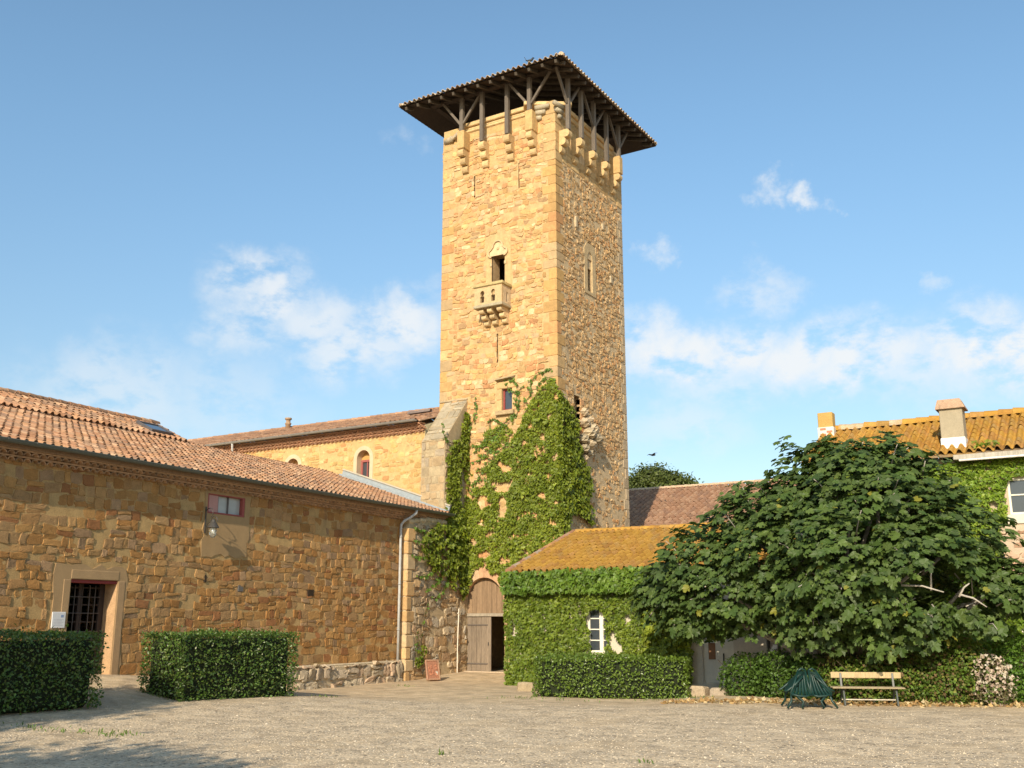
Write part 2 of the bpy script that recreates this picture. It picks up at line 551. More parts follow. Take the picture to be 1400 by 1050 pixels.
def make_ground():
    xs = np.concatenate([[-1500, -500, -150, -60], np.arange(-34, 12, .35), [20, 50, 150, 500, 1500]])
    ys = np.concatenate([[-1500, -500, -150, -40, -12], np.arange(-4, 38, .35), [45, 60, 120, 400, 1500]])
    X, Y = np.meshgrid(xs, ys, indexing='ij')
    Z = gz(X, Y) * ((np.abs(X) < 100) & (np.abs(Y) < 100))
    V = np.stack([X, Y, Z], -1).reshape(-1, 3)
    nx, ny = len(xs), len(ys)
    i, j = np.meshgrid(np.arange(nx - 1), np.arange(ny - 1), indexing='ij')
    a = (i * ny + j).ravel()
    F = np.stack([a, a + ny, a + ny + 1, a + 1], 1)
    off = (X - WQ[0]) * WN[0] + (Y - WQ[1]) * WN[1]
    soil = np.maximum.reduce([1 - sst(off, 2.0, 7.0) * np.ones_like(X), sst(Y - (.26 * (X + 18)), 20.0, 29.0), 1 - sst(np.hypot(X + 11, (Y - 17) * 1.0), 0, .01)])
    edge = sst(Y - (25.2 + .36 * (X + 7)), -2.2, .6)
    soil = np.maximum(soil * .9, edge * .95)
    C = np.stack([soil, soil * 0, soil * 0], -1).reshape(-1, 3)
    mb = MB(); mb.add(V, F, C)
    tag(mb.build('ground', M_GROUND, smooth=True), kind='structure')
    # loose pebbles lying on the gravel
    n = 26000
    u = rng.random(n)
    dist = 11.5 + 17 * u ** 1.3
    ang = rng.uniform(-28, 28, n)
    th = np.radians(31.48 - ang)
    px, py = -np.sin(th) * dist, np.cos(th) * dist
    offp = (px - WQ[0]) * WN[0] + (py - WQ[1]) * WN[1]
    ok = (offp > 1.5 + 3 * rng.random(n) ** 2) & (py < 25.2 + .33 * (px + 7) - 9 * rng.random(n) ** 1.6)
    px, py = px[ok], py[ok]
    n = len(px)
    s = rng.uniform(.008, .019, n) * (1 + (rng.random(n) > .985) * .9)
    T = np.array([(1, 0, 0), (.3, .9, .1), (-.8, .55, 0), (-.75, -.6, .05), (.35, -.9, 0), (.1, .05, .75)])
    a = rng.uniform(0, 6.28, n)
    ca, sa = np.cos(a), np.sin(a)
    t = T[None] * s[:, None, None] * rng.uniform(.7, 1.3, (n, 6, 1))
    V = np.stack([px[:, None] + ca[:, None] * t[..., 0] - sa[:, None] * t[..., 1], py[:, None] + sa[:, None] * t[..., 0] + ca[:, None] * t[..., 1],
                  gz(px, py)[:, None] + t[..., 2] * .8 + .001], -1).reshape(-1, 3)
    F = np.array([(0, 1, 5), (1, 2, 5), (2, 3, 5), (3, 4, 5), (4, 0, 5)])
    F = (F[None] + (np.arange(n) * 6)[:, None, None]).reshape(-1, 3)
    pal = np.array([(.57, .47, .335), (.51, .415, .29), (.60, .51, .38), (.45, .36, .25), (.56, .45, .31)])
    C = np.repeat(pal[rng.integers(0, 5, n)] * rng.uniform(.8, 1.2, (n, 1)), 6, 0)
    mb = MB(); mb.add(V, F, C)
    tag(mb.build('gravel', M_PLASTER), label='loose grey and beige pebbles strewn over the courtyard', cat='gravel', kind='stuff')


make_ground()


# ------------------------------------------------------------------ masonry
def courses(u0, u1, v0, v1, rh, rl, holes=(), drop=0., seed=0):
    r = random.Random(seed)
    out = []
    v = v0
    while v < v1 - .04:
        h = min(r.uniform(*rh), v1 - v)
        u = u0
        first = True
        while u < u1 - .03:
            w = r.uniform(*rl) * (r.uniform(.4, 1) if first else 1)
            first = False
            w = min(w, u1 - u)
            for (a0, a1, b0, b1) in holes:
                if v + h > b0 + .01 and v < b1 - .01:
                    if u < a0 < u + w:
                        w = a0 - u
                    elif a0 - 1e-6 <= u < a1:
                        u = a1; w = 0
                        break
            if w <= 0:
                continue
            hh = h
            if w > .06 and r.random() >= drop:
                if h > .17 and r.random() < .22:
                    k = r.uniform(.4, .6) * h
                    out.append((u, v, w, k)); out.append((u, v + k, w, h - k))
                elif w > .38 and r.random() < .3:
                    k = r.uniform(.35, .65) * w
                    out.append((u, v, k, h)); out.append((u + k, v, w - k, h))
                else:
                    out.append((u, v, w, hh))
            u += w
        v += h
    return np.array(out)


def stones(mb, rects, fr, pal, gap=.012, depth=.02, jit=.05, sq=.35, seed=0, warp=.03, cvar=.16, n=12, rag=.5):
    r = np.random.default_rng(seed)
    m = len(rects)
    cu, cv = rects[:, 0] + rects[:, 2] / 2, rects[:, 1] + rects[:, 3] / 2
    w, h = np.maximum(rects[:, 2] / 2 - gap, .015), np.maximum(rects[:, 3] / 2 - gap, .015)
    a = np.linspace(0, 2 * math.pi, n, endpoint=False)[None] + r.uniform(-.12, .12, (m, n))
    ca, sa = np.cos(a), np.sin(a)
    pu = np.sign(ca) * np.abs(ca) ** sq * w[:, None] + r.normal(0, jit, (m, n)) * .12
    pv = np.sign(sa) * np.abs(sa) ** sq * h[:, None] + r.normal(0, jit, (m, n)) * .12
    rot = r.normal(0, jit * .5, (m, 1))
    pu, pv = pu - pv * rot, pv + pu * rot
    dp = depth * r.uniform(1 - rag, 1 + rag, m)
    tilt = r.normal(0, depth * .35, (m, 2))
    U, Vv, D = [], [], []
    for k, dd in ((1.0, -.004), (.965, .85), (.62, 1.0)):
        U.append(pu * k); Vv.append(pv * k)
        base = dd if dd < 0 else dp[:, None] * dd + r.normal(0, depth * .14, (m, n)) + (tilt[:, :1] * pu / w[:, None] + tilt[:, 1:] * pv / h[:, None]) * k
        D.append(np.broadcast_to(base, (m, n)) if np.isscalar(base) else base)
    U.append(np.zeros((m, 1))); Vv.append(np.zeros((m, 1))); D.append(dp[:, None] + r.normal(0, depth * .15, (m, 1)))
    U = np.concatenate(U, 1) + cu[:, None]; Vv = np.concatenate(Vv, 1) + cv[:, None]; D = np.concatenate(D, 1)
    if warp:
        du = warp * np.sin(1.9 * Vv + .8 * U + 1); dv = warp * (np.sin(1.15 * U + .4 * Vv) + .6 * np.sin(2.7 * U - .9 * Vv))
        U, Vv = U + du, Vv + dv
    P = fr.p(U.ravel(), Vv.ravel(), D.ravel())
    k = np.arange(n); k2 = (k + 1) % n
    q = np.concatenate([np.stack([k, k2, k2 + n, k + n], 1), np.stack([k + n, k2 + n, k2 + 2 * n, k + 2 * n], 1)])
    t = np.stack([k + 2 * n, k2 + 2 * n, np.full(n, 3 * n)], 1)
    nv = 3 * n + 1
    offs = (np.arange(m) * nv)[:, None, None]
    pal = np.array(pal)
    C = pal[r.integers(0, len(pal), m)] * r.uniform(1 - cvar, 1 + cvar, (m, 1))
    C = np.repeat(C, nv, 0)
    n0 = mb.n
    mb.add(P, (q[None] + offs).reshape(-1, 4), C)
    mb.flat.append((t[None] + offs).reshape(-1, 3).ravel() + n0)
    mb.cnt.append(np.full(m * n, 3, int))


def wall_base(mb, fr, u0, u1, v0, v1, col, holes=(), reveal=.4, rcol=None):
    us = sorted({u0, u1, *[min(max(h[i], u0), u1) for h in holes for i in (0, 1)]})
    vs = sorted({v0, v1, *[min(max(h[i], v0), v1) for h in holes for i in (2, 3)]})
    V, F = [], []
    for i in range(len(us) - 1):
        for j in range(len(vs) - 1):
            cu, cv = (us[i] + us[i + 1]) / 2, (vs[j] + vs[j + 1]) / 2
            if any(h[0] < cu < h[1] and h[2] < cv < h[3] for h in holes):
                continue
            k = len(V)
            V += [(us[i], vs[j], 0), (us[i + 1], vs[j], 0), (us[i + 1], vs[j + 1], 0), (us[i], vs[j + 1], 0)]
            F.append((k, k + 1, k + 2, k + 3))
    V = np.array(V, float)
    mb.add(fr.p(V[:, 0], V[:, 1], V[:, 2]), F, col)
    for h in holes:
        rv = h[4] if len(h) > 4 else reveal
        a, b, c, d = h[:4]
        P = np.array([(a, c, 0), (b, c, 0), (b, d, 0), (a, d, 0), (a, c, -rv), (b, c, -rv), (b, d, -rv), (a, d, -rv)], float)
        mb.add(fr.p(P[:, 0], P[:, 1], P[:, 2]), [(0, 1, 5, 4), (1, 2, 6, 5), (2, 3, 7, 6), (3, 0, 4, 7)], rcol if rcol is not None else col)


def h4(hs, m=0.):
    return [(h[0] - m, h[1] + m, h[2] - m, h[3] + m) for h in hs]


# ------------------------------------------------------------------ roof tiles
def tiled(mb, o, U, S, W, L, pal, per=.235, row=.34, amp=.075, lim=None, seed=0, cvar=.18, step=.024):
    """barrel tiles: o eave corner, U along the eave, S unit vector up the slope; lim(u) -> (smin, smax)"""
    r = np.random.default_rng(seed)
    U, S, o = np.array(U, float), np.array(S, float), np.array(o, float)
    N = np.cross(U, S); N /= np.linalg.norm(N)
    if N[2] < 0:
        N = -N
    nc, nr = int(round(W / per)), int(math.ceil(L / row))
    per = W / nc
    k = np.linspace(0, 1, 10)
    prof = np.where(k < .62, np.sin(np.pi * np.clip(k / .62, 0, 1)) ** .75 * 1.0, -.35 * np.sin(np.pi * np.clip((k - .62) / .38, 0, 1)))
    ci, ri = [q.ravel() for q in np.meshgrid(np.arange(nc), np.arange(nr), indexing='ij')]
    if lim:
        smin, smax = np.array([lim((c + .5) * per) for c in range(nc)]).T
    else:
        smin, smax = np.zeros(nc), np.full(nc, L)
    s0 = np.maximum(ri * row, smin[ci]); s1 = np.minimum(ri * row + row * 1.08, smax[ci])
    ok = s1 - s0 > .02
    ci, ri, s0, s1 = ci[ok], ri[ok], s0[ok], s1[ok]
    m = len(ci)
    ju = r.normal(0, .006, m)[:, None]; jn = r.normal(0, .004, m)[:, None]
    s0 = s0 + r.normal(0, .010, m) * (s0 > .01)
    u = ci[:, None] * per + k[None] * per + ju
    jn = jn + .028 * fnoise(ci * per * .8, ri * row * .8, seed + 3, 1.1)[:, None] if seed > 50 else jn
    low = prof[None] * amp * 1.08 + step + jn
    up = prof[None] * amp * .92 + jn * .5
    lip = low - min(.020, step)

    def P(u, s, d):
        return o + u[..., None] * U + s[..., None] * S + d[..., None] * N
    A = P(u, np.broadcast_to(s0[:, None], u.shape), low)
    B = P(u, np.broadcast_to(s1[:, None], u.shape), up)
    Cc = P(u, np.broadcast_to(s0[:, None], u.shape), lip)
    n = len(k)
    V = np.concatenate([A, B, Cc], 1).reshape(-1, 3)
    i = np.arange(n - 1)
    q = np.concatenate([np.stack([i, i + 1, i + 1 + n, i + n], 1), np.stack([i + 2 * n, i + 1 + 2 * n, i + 1, i], 1)])
    F = (q[None] + (np.arange(m) * 3 * n)[:, None, None]).reshape(-1, 4)
    pal = np.array(pal)
    C = pal[r.integers(0, len(pal), m)] * r.uniform(1 - cvar, 1 + cvar, (m, 1))
    mb.add(V, F, np.repeat(C, 3 * n, 0))


def ridge_tiles(mb, p0, p1, pal, r0=.11, step=.38, seed=0):
    rr = random.Random(seed)
    p0, p1 = np.array(p0, float), np.array(p1, float)
    d = p1 - p0
    l = np.linalg.norm(d); d /= l
    s = np.cross(d, (0, 0, 1)); s /= np.linalg.norm(s)
    up = np.cross(s, d)
    n = int(l / step)
    a = np.linspace(-.15, math.pi + .15, 9)
    for i in range(n):
        b0, b1 = p0 + d * (i * l / n - .02), p0 + d * ((i + 1) * l / n + .03)
        ra, rb = r0 * 1.1, r0 * .92
        jz = rr.uniform(-.01, .012)
        A = b0 + np.cos(a)[:, None] * ra * s + np.sin(a)[:, None] * ra * up + up * jz
        B = b1 + np.cos(a)[:, None] * rb * s + np.sin(a)[:, None] * rb * up
        mb.add(np.concatenate([A, B]), [(k, k + 1, k + 10, k + 9) for k in range(8)] + [tuple(range(9))], var(pal[rr.randrange(len(pal))], .15))


def genoise(mb, fr, u0, u1, v0, rows, col, per=.2, out=.11):
    """rows of small half-round tile ends under the eave; v0 bottom"""
    for k in range(rows):
        zb = v0 + k * .13
        dp = out * (k + 1)
        fbox(mb, fr, (u0, zb + .085, -.05), (u1, zb + .13, dp + .012), var(col, .05), .006)
        n = int((u1 - u0) / per)
        a = np.linspace(0, math.pi, 7)
        for i in range(n):
            c = u0 + (i + .5 + .5 * (k % 2)) * (u1 - u0) / n
            w = per * .46
            pu = np.concatenate([c + np.cos(a) * w, c + np.cos(a[::-1]) * (w - .018)])
            pv = np.concatenate([zb + np.sin(a) * .085, zb + np.sin(a[::-1]) * .067])
            m = len(pu)
            V = np.concatenate([fr.p(pu, pv, np.full(m, dp)), fr.p(pu, pv, np.full(m, 0.))])
            F = [(j, j + 1, 12 - j, 13 - j) for j in range(6)] + [(j, j + 1, j + 1 + m, j + m) for j in range(m - 1)]
            mb.add(V, F, var(col, .2))


PAL_TILE = [(0.385, 0.211, 0.119), (0.426, 0.242, 0.14), (0.344, 0.179, 0.098), (0.451, 0.281, 0.168), (0.328, 0.203, 0.126), (0.41, 0.226, 0.119), (0.279, 0.172, 0.112)]
PAL_PINK = [(0.366, 0.206, 0.124), (0.387, 0.228, 0.138), (0.333, 0.185, 0.11), (0.398, 0.243, 0.152), (0.305, 0.179, 0.115)]
PAL_LICH = [(0.464, 0.263, 0.06), (0.445, 0.25, 0.054), (0.419, 0.227, 0.053), (0.392, 0.203, 0.049), (0.435, 0.248, 0.066), (0.354, 0.185, 0.053), (0.408, 0.222, 0.07), (0.381, 0.227, 0.074)]
PAL_TOWER = [(0.552, 0.352, 0.154), (0.589, 0.386, 0.193), (0.506, 0.305, 0.127), (0.57, 0.339, 0.139), (0.607, 0.424, 0.239), (0.46, 0.289, 0.146), (0.515, 0.263, 0.119), (0.552, 0.305, 0.146)]
PAL_SIDE = [(0.525, 0.348, 0.169), (0.561, 0.38, 0.193), (0.471, 0.309, 0.15), (0.525, 0.321, 0.141), (0.587, 0.411, 0.221), (0.417, 0.278, 0.141), (0.516, 0.286, 0.125)]
PAL_WING = [(0.359, 0.189, 0.064), (0.383, 0.214, 0.077), (0.332, 0.165, 0.054), (0.371, 0.227, 0.103), (0.345, 0.207, 0.093), (0.397, 0.233, 0.095), (0.3, 0.136, 0.054), (0.359, 0.185, 0.063), (0.377, 0.203, 0.071), (0.352, 0.198, 0.08), (0.314, 0.198, 0.106)]
WOODC = (.15, .125, .10)
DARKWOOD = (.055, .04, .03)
REDP = (.27, .055, .05)
# ------------------------------------------------------------------ tower
TX0, TX1, TY0, TY1, TZ = -24.65, -18.98, 34.43, 40.75, 23.3
tower = thing('stone_tower', 'tall square ochre stone tower with wide tiled hip roof on wooden posts', 'tower', ((TX0 + TX1) / 2, (TY0 + TY1) / 2, 0))
FF = Frame((0, TY0, 0), (1, 0, 0), (0, -1, 0))          # front face: u = x, v = z, d towards the viewer
FR = Frame((TX1, 0, 0), (0, 1, 0), (1, 0, 0))           # side face: u = y


def make_tower():
    # openings: (u0,u1,v0,v1,reveal)
    fh = [(-22.07, -21.42, 15.4, 16.98, .6), (-21.57, -21.08, 10.22, 11.12, .28), (-23.32, -21.40, 0, 3.62, .45),
          (-23.03, -22.95, 19.7, 20.8, .5), (-20.77, -20.70, 19.7, 20.85, .5), (-21.83, -21.75, 12.25, 13.5, .5)]
    quo = []
    v = 0.
    k = 0
    rq = random.Random(3)
    while v < 20.6:
        h = rq.uniform(.34, .5)
        quo.append((v, min(v + h, 20.6), k % 2))
        v += h; k += 1
    fx = [(TX0, TX0 + (.62 if s else .36), a, b) for a, b, s in quo] + [(TX1 - (.62 if s else .36), TX1, a, b) for a, b, s in quo]
    sur = [(-22.36, -21.1, 15.35, 17.75), (-21.85, -20.85, 10.0, 11.6), (-23.75, -21.2, 0, 4.0)]
    smooth_top = [(TX0, TX1, 22.55, 23.4)]
    mb = MB()
    MOR = (.52, .36, .175)
    wall_base(mb, FF, TX0, TX1, -.4, TZ, MOR, fh, rcol=(.5, .34, .18))
    rc = courses(TX0, TX1, -.2, 22.55, (.13, .27), (.16, .5), h4(fh) + fx + sur, .10, 11)
    stones(mb, rc, FF, PAL_TOWER, gap=.009, depth=.02, jit=.15, sq=.5, seed=12, warp=.045, cvar=.22, rag=.9)
    rc = courses(TX0 + .3, TX1 - .3, 22.55, 23.3, (.3, .4), (.4, .8), [], 0, 13)
    stones(mb, rc, FF, [(.54, .35, .15), (.57, .38, .17)], gap=.006, depth=.008, jit=.03, sq=.25, seed=14, warp=.0, cvar=.08)
    mb.build('wall', M_STONE, tower)
    # side face
    sh = [(37.12, 37.62, 15.62, 17.1, .5), (35.87, 35.93, 19.7, 20.6, .4), (37.35, 37.41, 19.5, 20.65, .4), (39.0, 39.06, 19.55, 20.75, .4), (35.8, 36.3, 9.35, 10.85, .5)]
    sx = [(TY0, TY0 + (.36 if s else .62), a, b) for a, b, s in quo] + [(TY1 - (.3 if s else .5), TY1, a, b) for a, b, s in quo]
    ssur = [(36.85, 37.9, 15.4, 17.8)]
    mb = MB()
    wall_base(mb, FR, TY0, TY1, -.4, TZ, (.55, .41, .24), sh, rcol=(.42, .29, .16))
    rc = courses(TY0, TY1, 8.8, 20.7, (.10, .2), (.10, .32), h4(sh) + sx + ssur, .14, 21)
    stones(mb, rc, FR, PAL_SIDE, gap=.008, depth=.021, jit=.2, sq=.62, seed=22, warp=.05, n=10, rag=.9)
    rc = courses(TY0, TY1, -.2, 8.8, (.12, .26), (.12, .4), sx, .5, 23)
    stones(mb, rc, FR, PAL_SIDE, gap=.02, depth=.022, jit=.22, sq=.72, seed=24, warp=.05, n=10, rag=.95)
    rc = courses(TY0, TY1, 20.7, 23.2, (.28, .4), (.35, .7), [], .03, 25)
    stones(mb, rc, FR, [(.48, .32, .15), (.52, .36, .17), (.44, .28, .12)], gap=.008, depth=.016, jit=.05, sq=.3, seed=26, warp=.0)
    mb.build('wall', M_ROUGH, tower)
    # other two faces, floors (keep the inside dark)
    mb = MB()
    box(mb, (TX0 + .02, TY0 + .62, -.4), (TX0 + .3, TY1, TZ), (.5, .38, .22))
    box(mb, (TX0 + .02, TY1 - .3, -.4), (TX1 - .02, TY1 - .005, TZ), (.5, .38, .22))
    fbox(mb, WF, (TX0 + .01, TY0 + .01, -.4), (TX0 + .29, TY0 + .7, TZ), (.5, .38, .22))
    for z in (4.4, 9.2, 14.2, 18.6, 22.7):
        box(mb, (TX0 + .1, TY0 + .61, z), (TX1 - .52, TY1 - .2, z + .15), (.10, .07, .05))
    mb.build('wall', M_ROUGH, tower)
    # corner stones
    mb, mb2, mb3 = MB(), MB(), MB()
    cols = [(.54, .335, .14), (.57, .38, .18), (.49, .30, .12), (.55, .34, .13), (.46, .32, .17), (.51, .27, .115)]
    for a, b, s in quo:
        c = var(rq.choice(cols), .12)
        l, w = (.62, .36) if s else (.36, .62)
        box(mb, (TX1 - l + .008, TY0 - .02, a + .006), (TX1 + .022, TY0 + w - .008, b - .006), c, .02)
        c = var(rq.choice(cols), .12)
        box(mb2, (TX0 - .02, TY0 - .02, a + .006), (TX0 + l - .008, TY0 + .5, b - .006), c, .02)
        box(mb3, (TX1 - .3, TY1 - (.3 if s else .5) + .008, a + .006), (TX1 + .02, TY1 + .02, b - .006), var((.46, .35, .22), .15), .02)
    # plain corner piers at the top
    for m_, x0, x1, y0, y1 in ((mb, TX1 - .55, TX1 + .03, TY0 - .03, TY0 + .55), (mb2, TX0 - .03, TX0 + .5, TY0 - .03, TY0 + .5), (mb3, TX1 - .5, TX1 + .03, TY1 - .5, TY1 + .03)):
        z = 20.6
        while z < 22.9:
            box(m_, (x0, y0, z + .005), (x1, y1, min(z + .42, 23.0)), var((.52, .35, .165), .1), .02)
            z += .42
    for m_ in (mb, mb2, mb3):
        m_.build('quoins', M_STONE, tower)
    # moulded coping along the top of the walls, chamfered across the front corner
    mb = MB()
    cc = (.64, .45, .225)
    for (z0, z1, d) in ((22.92, 23.04, .07), (23.04, 23.16, .03), (23.16, 23.36, .13)):
        fbox(mb, FF, (TX0 + .98, z0, -.3), (TX1 - 1.1, z1, d), var(cc, .06), .03)
        fbox(mb, FR, (TY0 + .55, z0, -.3), (TY1 - .9, z1, d), var(cc, .06), .03)
    cA, cB = np.array((TX1 - 1.2, TY0 - .42, 0)), np.array((TX1 + .42, TY0 + .62, 0))
    dd = cB - cA; ln = np.linalg.norm(dd); dd /= ln
    fc = Frame(cA, dd, (dd[1], -dd[0], 0))
    fbox(mb, fc, (-.05, 23.18, -.9), (ln + .05, 23.36, .08), var(cc, .05), .03)
    cA2, cB2 = np.array((TX0 - .3, TY0 + .4, 0)), np.array((TX0 + 1.0, TY0 - .4, 0))
    dd = cB2 - cA2; ln2 = np.linalg.norm(dd); dd /= ln2
    fbox(mb, Frame(cA2, dd, (dd[1], -dd[0], 0)), (0, 22.75, -.8), (ln2, 22.95, .0), var((.5, .4, .27), .05), .03)
    mb.build('coping', M_STONE, tower)
    # shell-like brackets filling under the chamfered coping
    mb = MB()
    for (cx, cy, ux, uy) in ((TX1 - .95, TY0, 1, 0), (TX1, TY0 + .5, 0, -1)):
        for k, (hh, ln_) in enumerate(((.20, .62), (.22, .42), (.2, .22))):
            a = np.linspace(0, math.pi * .5, 7)
            zt = 23.17 - k * .21
            p0 = np.array((cx + ux * .12, cy + uy * .12, zt - .12))
            p1 = p0 + np.array((ux, uy, 0)) * ln_
            nrm = np.array((0, -1, 0)) if ux else np.array((1, 0, 0))
            dz = (.34 - k * .11)
            tube(mb, [p0 + nrm * dz * .5, p1 + nrm * dz * .3], [.13, .10], var((.42, .36, .25), .1), 10)
    mb.build('bracket', M_STONE, tower, True)
    mb = MB()
    tube(mb, [(TX0 + .55, TY0 - .12, 22.8), (TX0 + .1, TY0 - .02, 22.75)], [.15, .12], (.42, .35, .24), 10)
    mb.build('bracket', M_STONE, tower, True)

    # stepped rounded corbels carrying posts
    def corbel(fr, u, ztop, w=.30, zb=21.0, block=None):
        mb = MB()
        n = 3
        h = (ztop - zb) / n
        for k in range(n):
            z0 = zb + k * h
            d = .17 * (k + 1)
            c = var((.54, .38, .19), .12)
            # rounded nose
            a = np.linspace(-math.pi / 2, math.pi / 2, 7)
            rr = h * .5
            poly = [(-.1, z0)] + [(d - rr * .7 + math.cos(t) * rr * .7, z0 + rr + math.sin(t) * rr) for t in a] + [(-.1, z0 + h)]
            fr2 = Frame(fr.p(u - w / 2 + .004 * k, 0, 0), fr.N, fr.U, (0, 0, 1))
            prism(mb, fr2, poly, 0, w - .008 * k, c)
        if block:
            fbox(mb, fr, (u - w / 2 - .03, ztop, -.1), (u + w / 2 + .03, block, .52), var((.54, .36, .16), .08), .03)
        mb.build('corbel', M_STONE, tower)

    def post(fr, u, z0, z1, d=.40, w=.175, brace=0):
        mb = MB()
        fbox(mb, fr, (u - w / 2, z0, d - w / 2), (u + w / 2, z1, d + w / 2), var(WOODC, .12), .015)
        mb.build('post', M_WOOD, tower)
        for s in ((-1, 1) if brace == 2 else (brace,) if brace else ()):
            mb = MB()
            bar(mb, fr.p(u + s * .07, z1 - 1.22, d), fr.p(u + s * 1.02, z1 + .02, d), .105, .105, var(WOODC, .1))
            mb.build('brace', M_WOOD, tower)
    ZP = 24.42
    for u, zt, blk, br in ((-23.42, 22.0, 22.85, 2), (-22.36, 22.1, None, 0), (-21.08, 22.1, None, 0), (-19.97, 21.95, 22.88, 2)):
        corbel(FF, u, zt, block=blk)
        post(FF, u, blk or zt, ZP, brace=br)
    for u, zt, blk, br in ((34.62 + .25, 22.0, None, 2), (36.05, 22.1, None, 0), (37.25, 22.0, None, 2), (38.5, 22.0, None, 0), (39.75, 21.9, 22.75, 2)):
        corbel(FR, u, zt, block=blk)
        post(FR, u, blk or zt, ZP, brace=br)
    # roof timbers
    ex0, ex1, ey0, ey1, ez = -26.15, -17.92, 33.1, 42.6, 24.25
    pit = math.tan(R(17))
    mb = MB()
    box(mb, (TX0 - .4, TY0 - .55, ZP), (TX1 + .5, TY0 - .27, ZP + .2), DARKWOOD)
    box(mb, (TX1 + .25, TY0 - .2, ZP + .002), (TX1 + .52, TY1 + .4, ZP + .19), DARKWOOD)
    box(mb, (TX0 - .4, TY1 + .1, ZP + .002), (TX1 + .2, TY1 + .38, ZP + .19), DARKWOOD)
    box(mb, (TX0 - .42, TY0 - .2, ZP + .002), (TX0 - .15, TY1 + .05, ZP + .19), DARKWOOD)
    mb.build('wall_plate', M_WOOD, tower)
    mx, my = (ex0 + ex1) / 2, (ey0 + ey1) / 2
    hw = (ex1 - ex0) / 2
    rz = ez + hw * pit

    def rafter(p0, p1):
        mb = MB()
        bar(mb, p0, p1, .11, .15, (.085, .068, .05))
        mb.build('rafter', M_WOOD, tower)
    n = 13
    for i in range(n):
        x = ex0 + .3 + (ex1 - ex0 - .6) * i / (n - 1)
        l = min(x - ex0, ex1 - x)
        rafter((x, ey0 + .05, ez - .02), (x, ey0 + max(l, .5), ez - .02 + max(l, .5) * pit))
    for i in range(15):
        y = ey0 + .4 + (ey1 - ey0 - .8) * i / 14
        l = min(y - ey0, ey1 - y, hw)
        rafter((ex1 - .05, y, ez - .02), (ex1 - max(l, .5), y, ez - .02 + max(l, .5) * pit))
    # roof boards and tiles
    mb = MB()
    r0, r1 = (mx, ey0 + hw, rz), (mx, ey1 - hw, rz)
    e = [(ex0, ey0, ez), (ex1, ey0, ez), (ex1, ey1, ez), (ex0, ey1, ez)]
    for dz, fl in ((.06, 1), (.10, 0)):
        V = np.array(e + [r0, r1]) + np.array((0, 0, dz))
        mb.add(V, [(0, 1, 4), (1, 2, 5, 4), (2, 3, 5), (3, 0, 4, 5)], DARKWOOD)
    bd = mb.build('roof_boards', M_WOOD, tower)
    mb = MB()
    cs = math.cos(math.atan(pit)); sn = math.sin(math.atan(pit))
    Ls = hw / cs
    pal = [(.48, .36, .24), (.52, .40, .27), (.42, .29, .19), (.55, .44, .31)]
    zt = ez + .13
    W1, W2 = ex1 - ex0, ey1 - ey0
    tiled(mb, (ex0, ey0 - .08, zt), (1, 0, 0), (0, cs, sn), W1, Ls, pal, per=.26, lim=lambda u: (0, min(u, W1 - u) / cs), seed=31)
    tiled(mb, (ex1 + .08, ey0, zt), (0, 1, 0), (-cs, 0, sn), W2, Ls, pal, per=.26, lim=lambda u: (0, min(u, W2 - u, hw) / cs), seed=32)
    tiled(mb, (ex0, ey1 + .08, zt), (1, 0, 0), (0, -cs, sn), W1, Ls, pal, per=.26, lim=lambda u: (0, min(u, W1 - u) / cs), seed=33)
    tiled(mb, (ex0 - .08, ey0, zt), (0, 1, 0), (cs, 0, sn), W2, Ls, pal, per=.26, lim=lambda u: (0, min(u, W2 - u, hw) / cs), seed=34)
    for a, b in ((e[0], r0), (e[1], r0), (e[2], r1), (e[3], r1), (r0, r1)):
        ridge_tiles(mb, np.array(a) + (0, 0, .15), np.array(b) + (0, 0, .15), pal, seed=35)
    mb.build('roof', M_TILE, tower)

    # balcony in front of the upper window
    bal = MB()
    bx0, bx1, bz0, bz1, bd_ = -22.47, -21.13, 14.56, 15.36, .72
    fbox(bal, FF, (bx0 - .03, bz0 - .10, -.1), (bx1 + .03, bz0 + .03, bd_ + .05), var((.42, .36, .24), .05), .02)

    def key(c, b):
        pts = [(c - .085, b), (c + .085, b)]
        pts += [(c + .10, b + .24), (c + .045, b + .28)]
        for i in range(9):
            a = -math.pi * .22 + math.pi * 1.44 * i / 8
            pts.append((c + .10 * math.cos(a), b + .40 + .115 * math.sin(a)))
        pts += [(c - .045, b + .28), (c - .10, b + .24)]
        return pts
    prism(bal, FF, [(bx0, bz0), (bx1, bz0), (bx1, bz1), (bx0, bz1)], bd_ - .12, bd_, (.54, .39, .21), holes=[key(-22.08, bz0 + .12), key(-21.55, bz0 + .12)])
    fs = Frame((bx1, TY0, 0), (0, -1, 0), (1, 0, 0))
    prism(bal, fs, [(0, bz0), (bd_ - .12, bz0), (bd_ - .12, bz1), (0, bz1)], -.12, 0, (.56, .43, .27), holes=[[(.22, bz0 + .12), (.36, bz0 + .12), (.36, bz0 + .5), (.29, bz0 + .6), (.22, bz0 + .5)]])
    fs2 = Frame((bx0, TY0, 0), (0, -1, 0), (-1, 0, 0))
    prism(bal, fs2, [(0, bz0), (bd_ - .12, bz0), (bd_ - .12, bz1), (0, bz1)], -.12, 0, (.56, .43, .27))
    rail = MB()
    for lo, hi in (((bx0 - .06, bz1, bd_ - .20), (bx1 + .06, bz1 + .13, bd_ + .06)), ((bx1 - .2, bz1, 0), (bx1 + .06, bz1 + .13, bd_ - .2)), ((bx0 - .06, bz1, 0), (bx0 + .2, bz1 + .13, bd_ - .2))):
        fbox(rail, FF, lo, hi, (.46, .36, .17), .02)
    b = bal.build('balcony', M_STONE, tower)
    rail.build('rail', M_STONE, b)
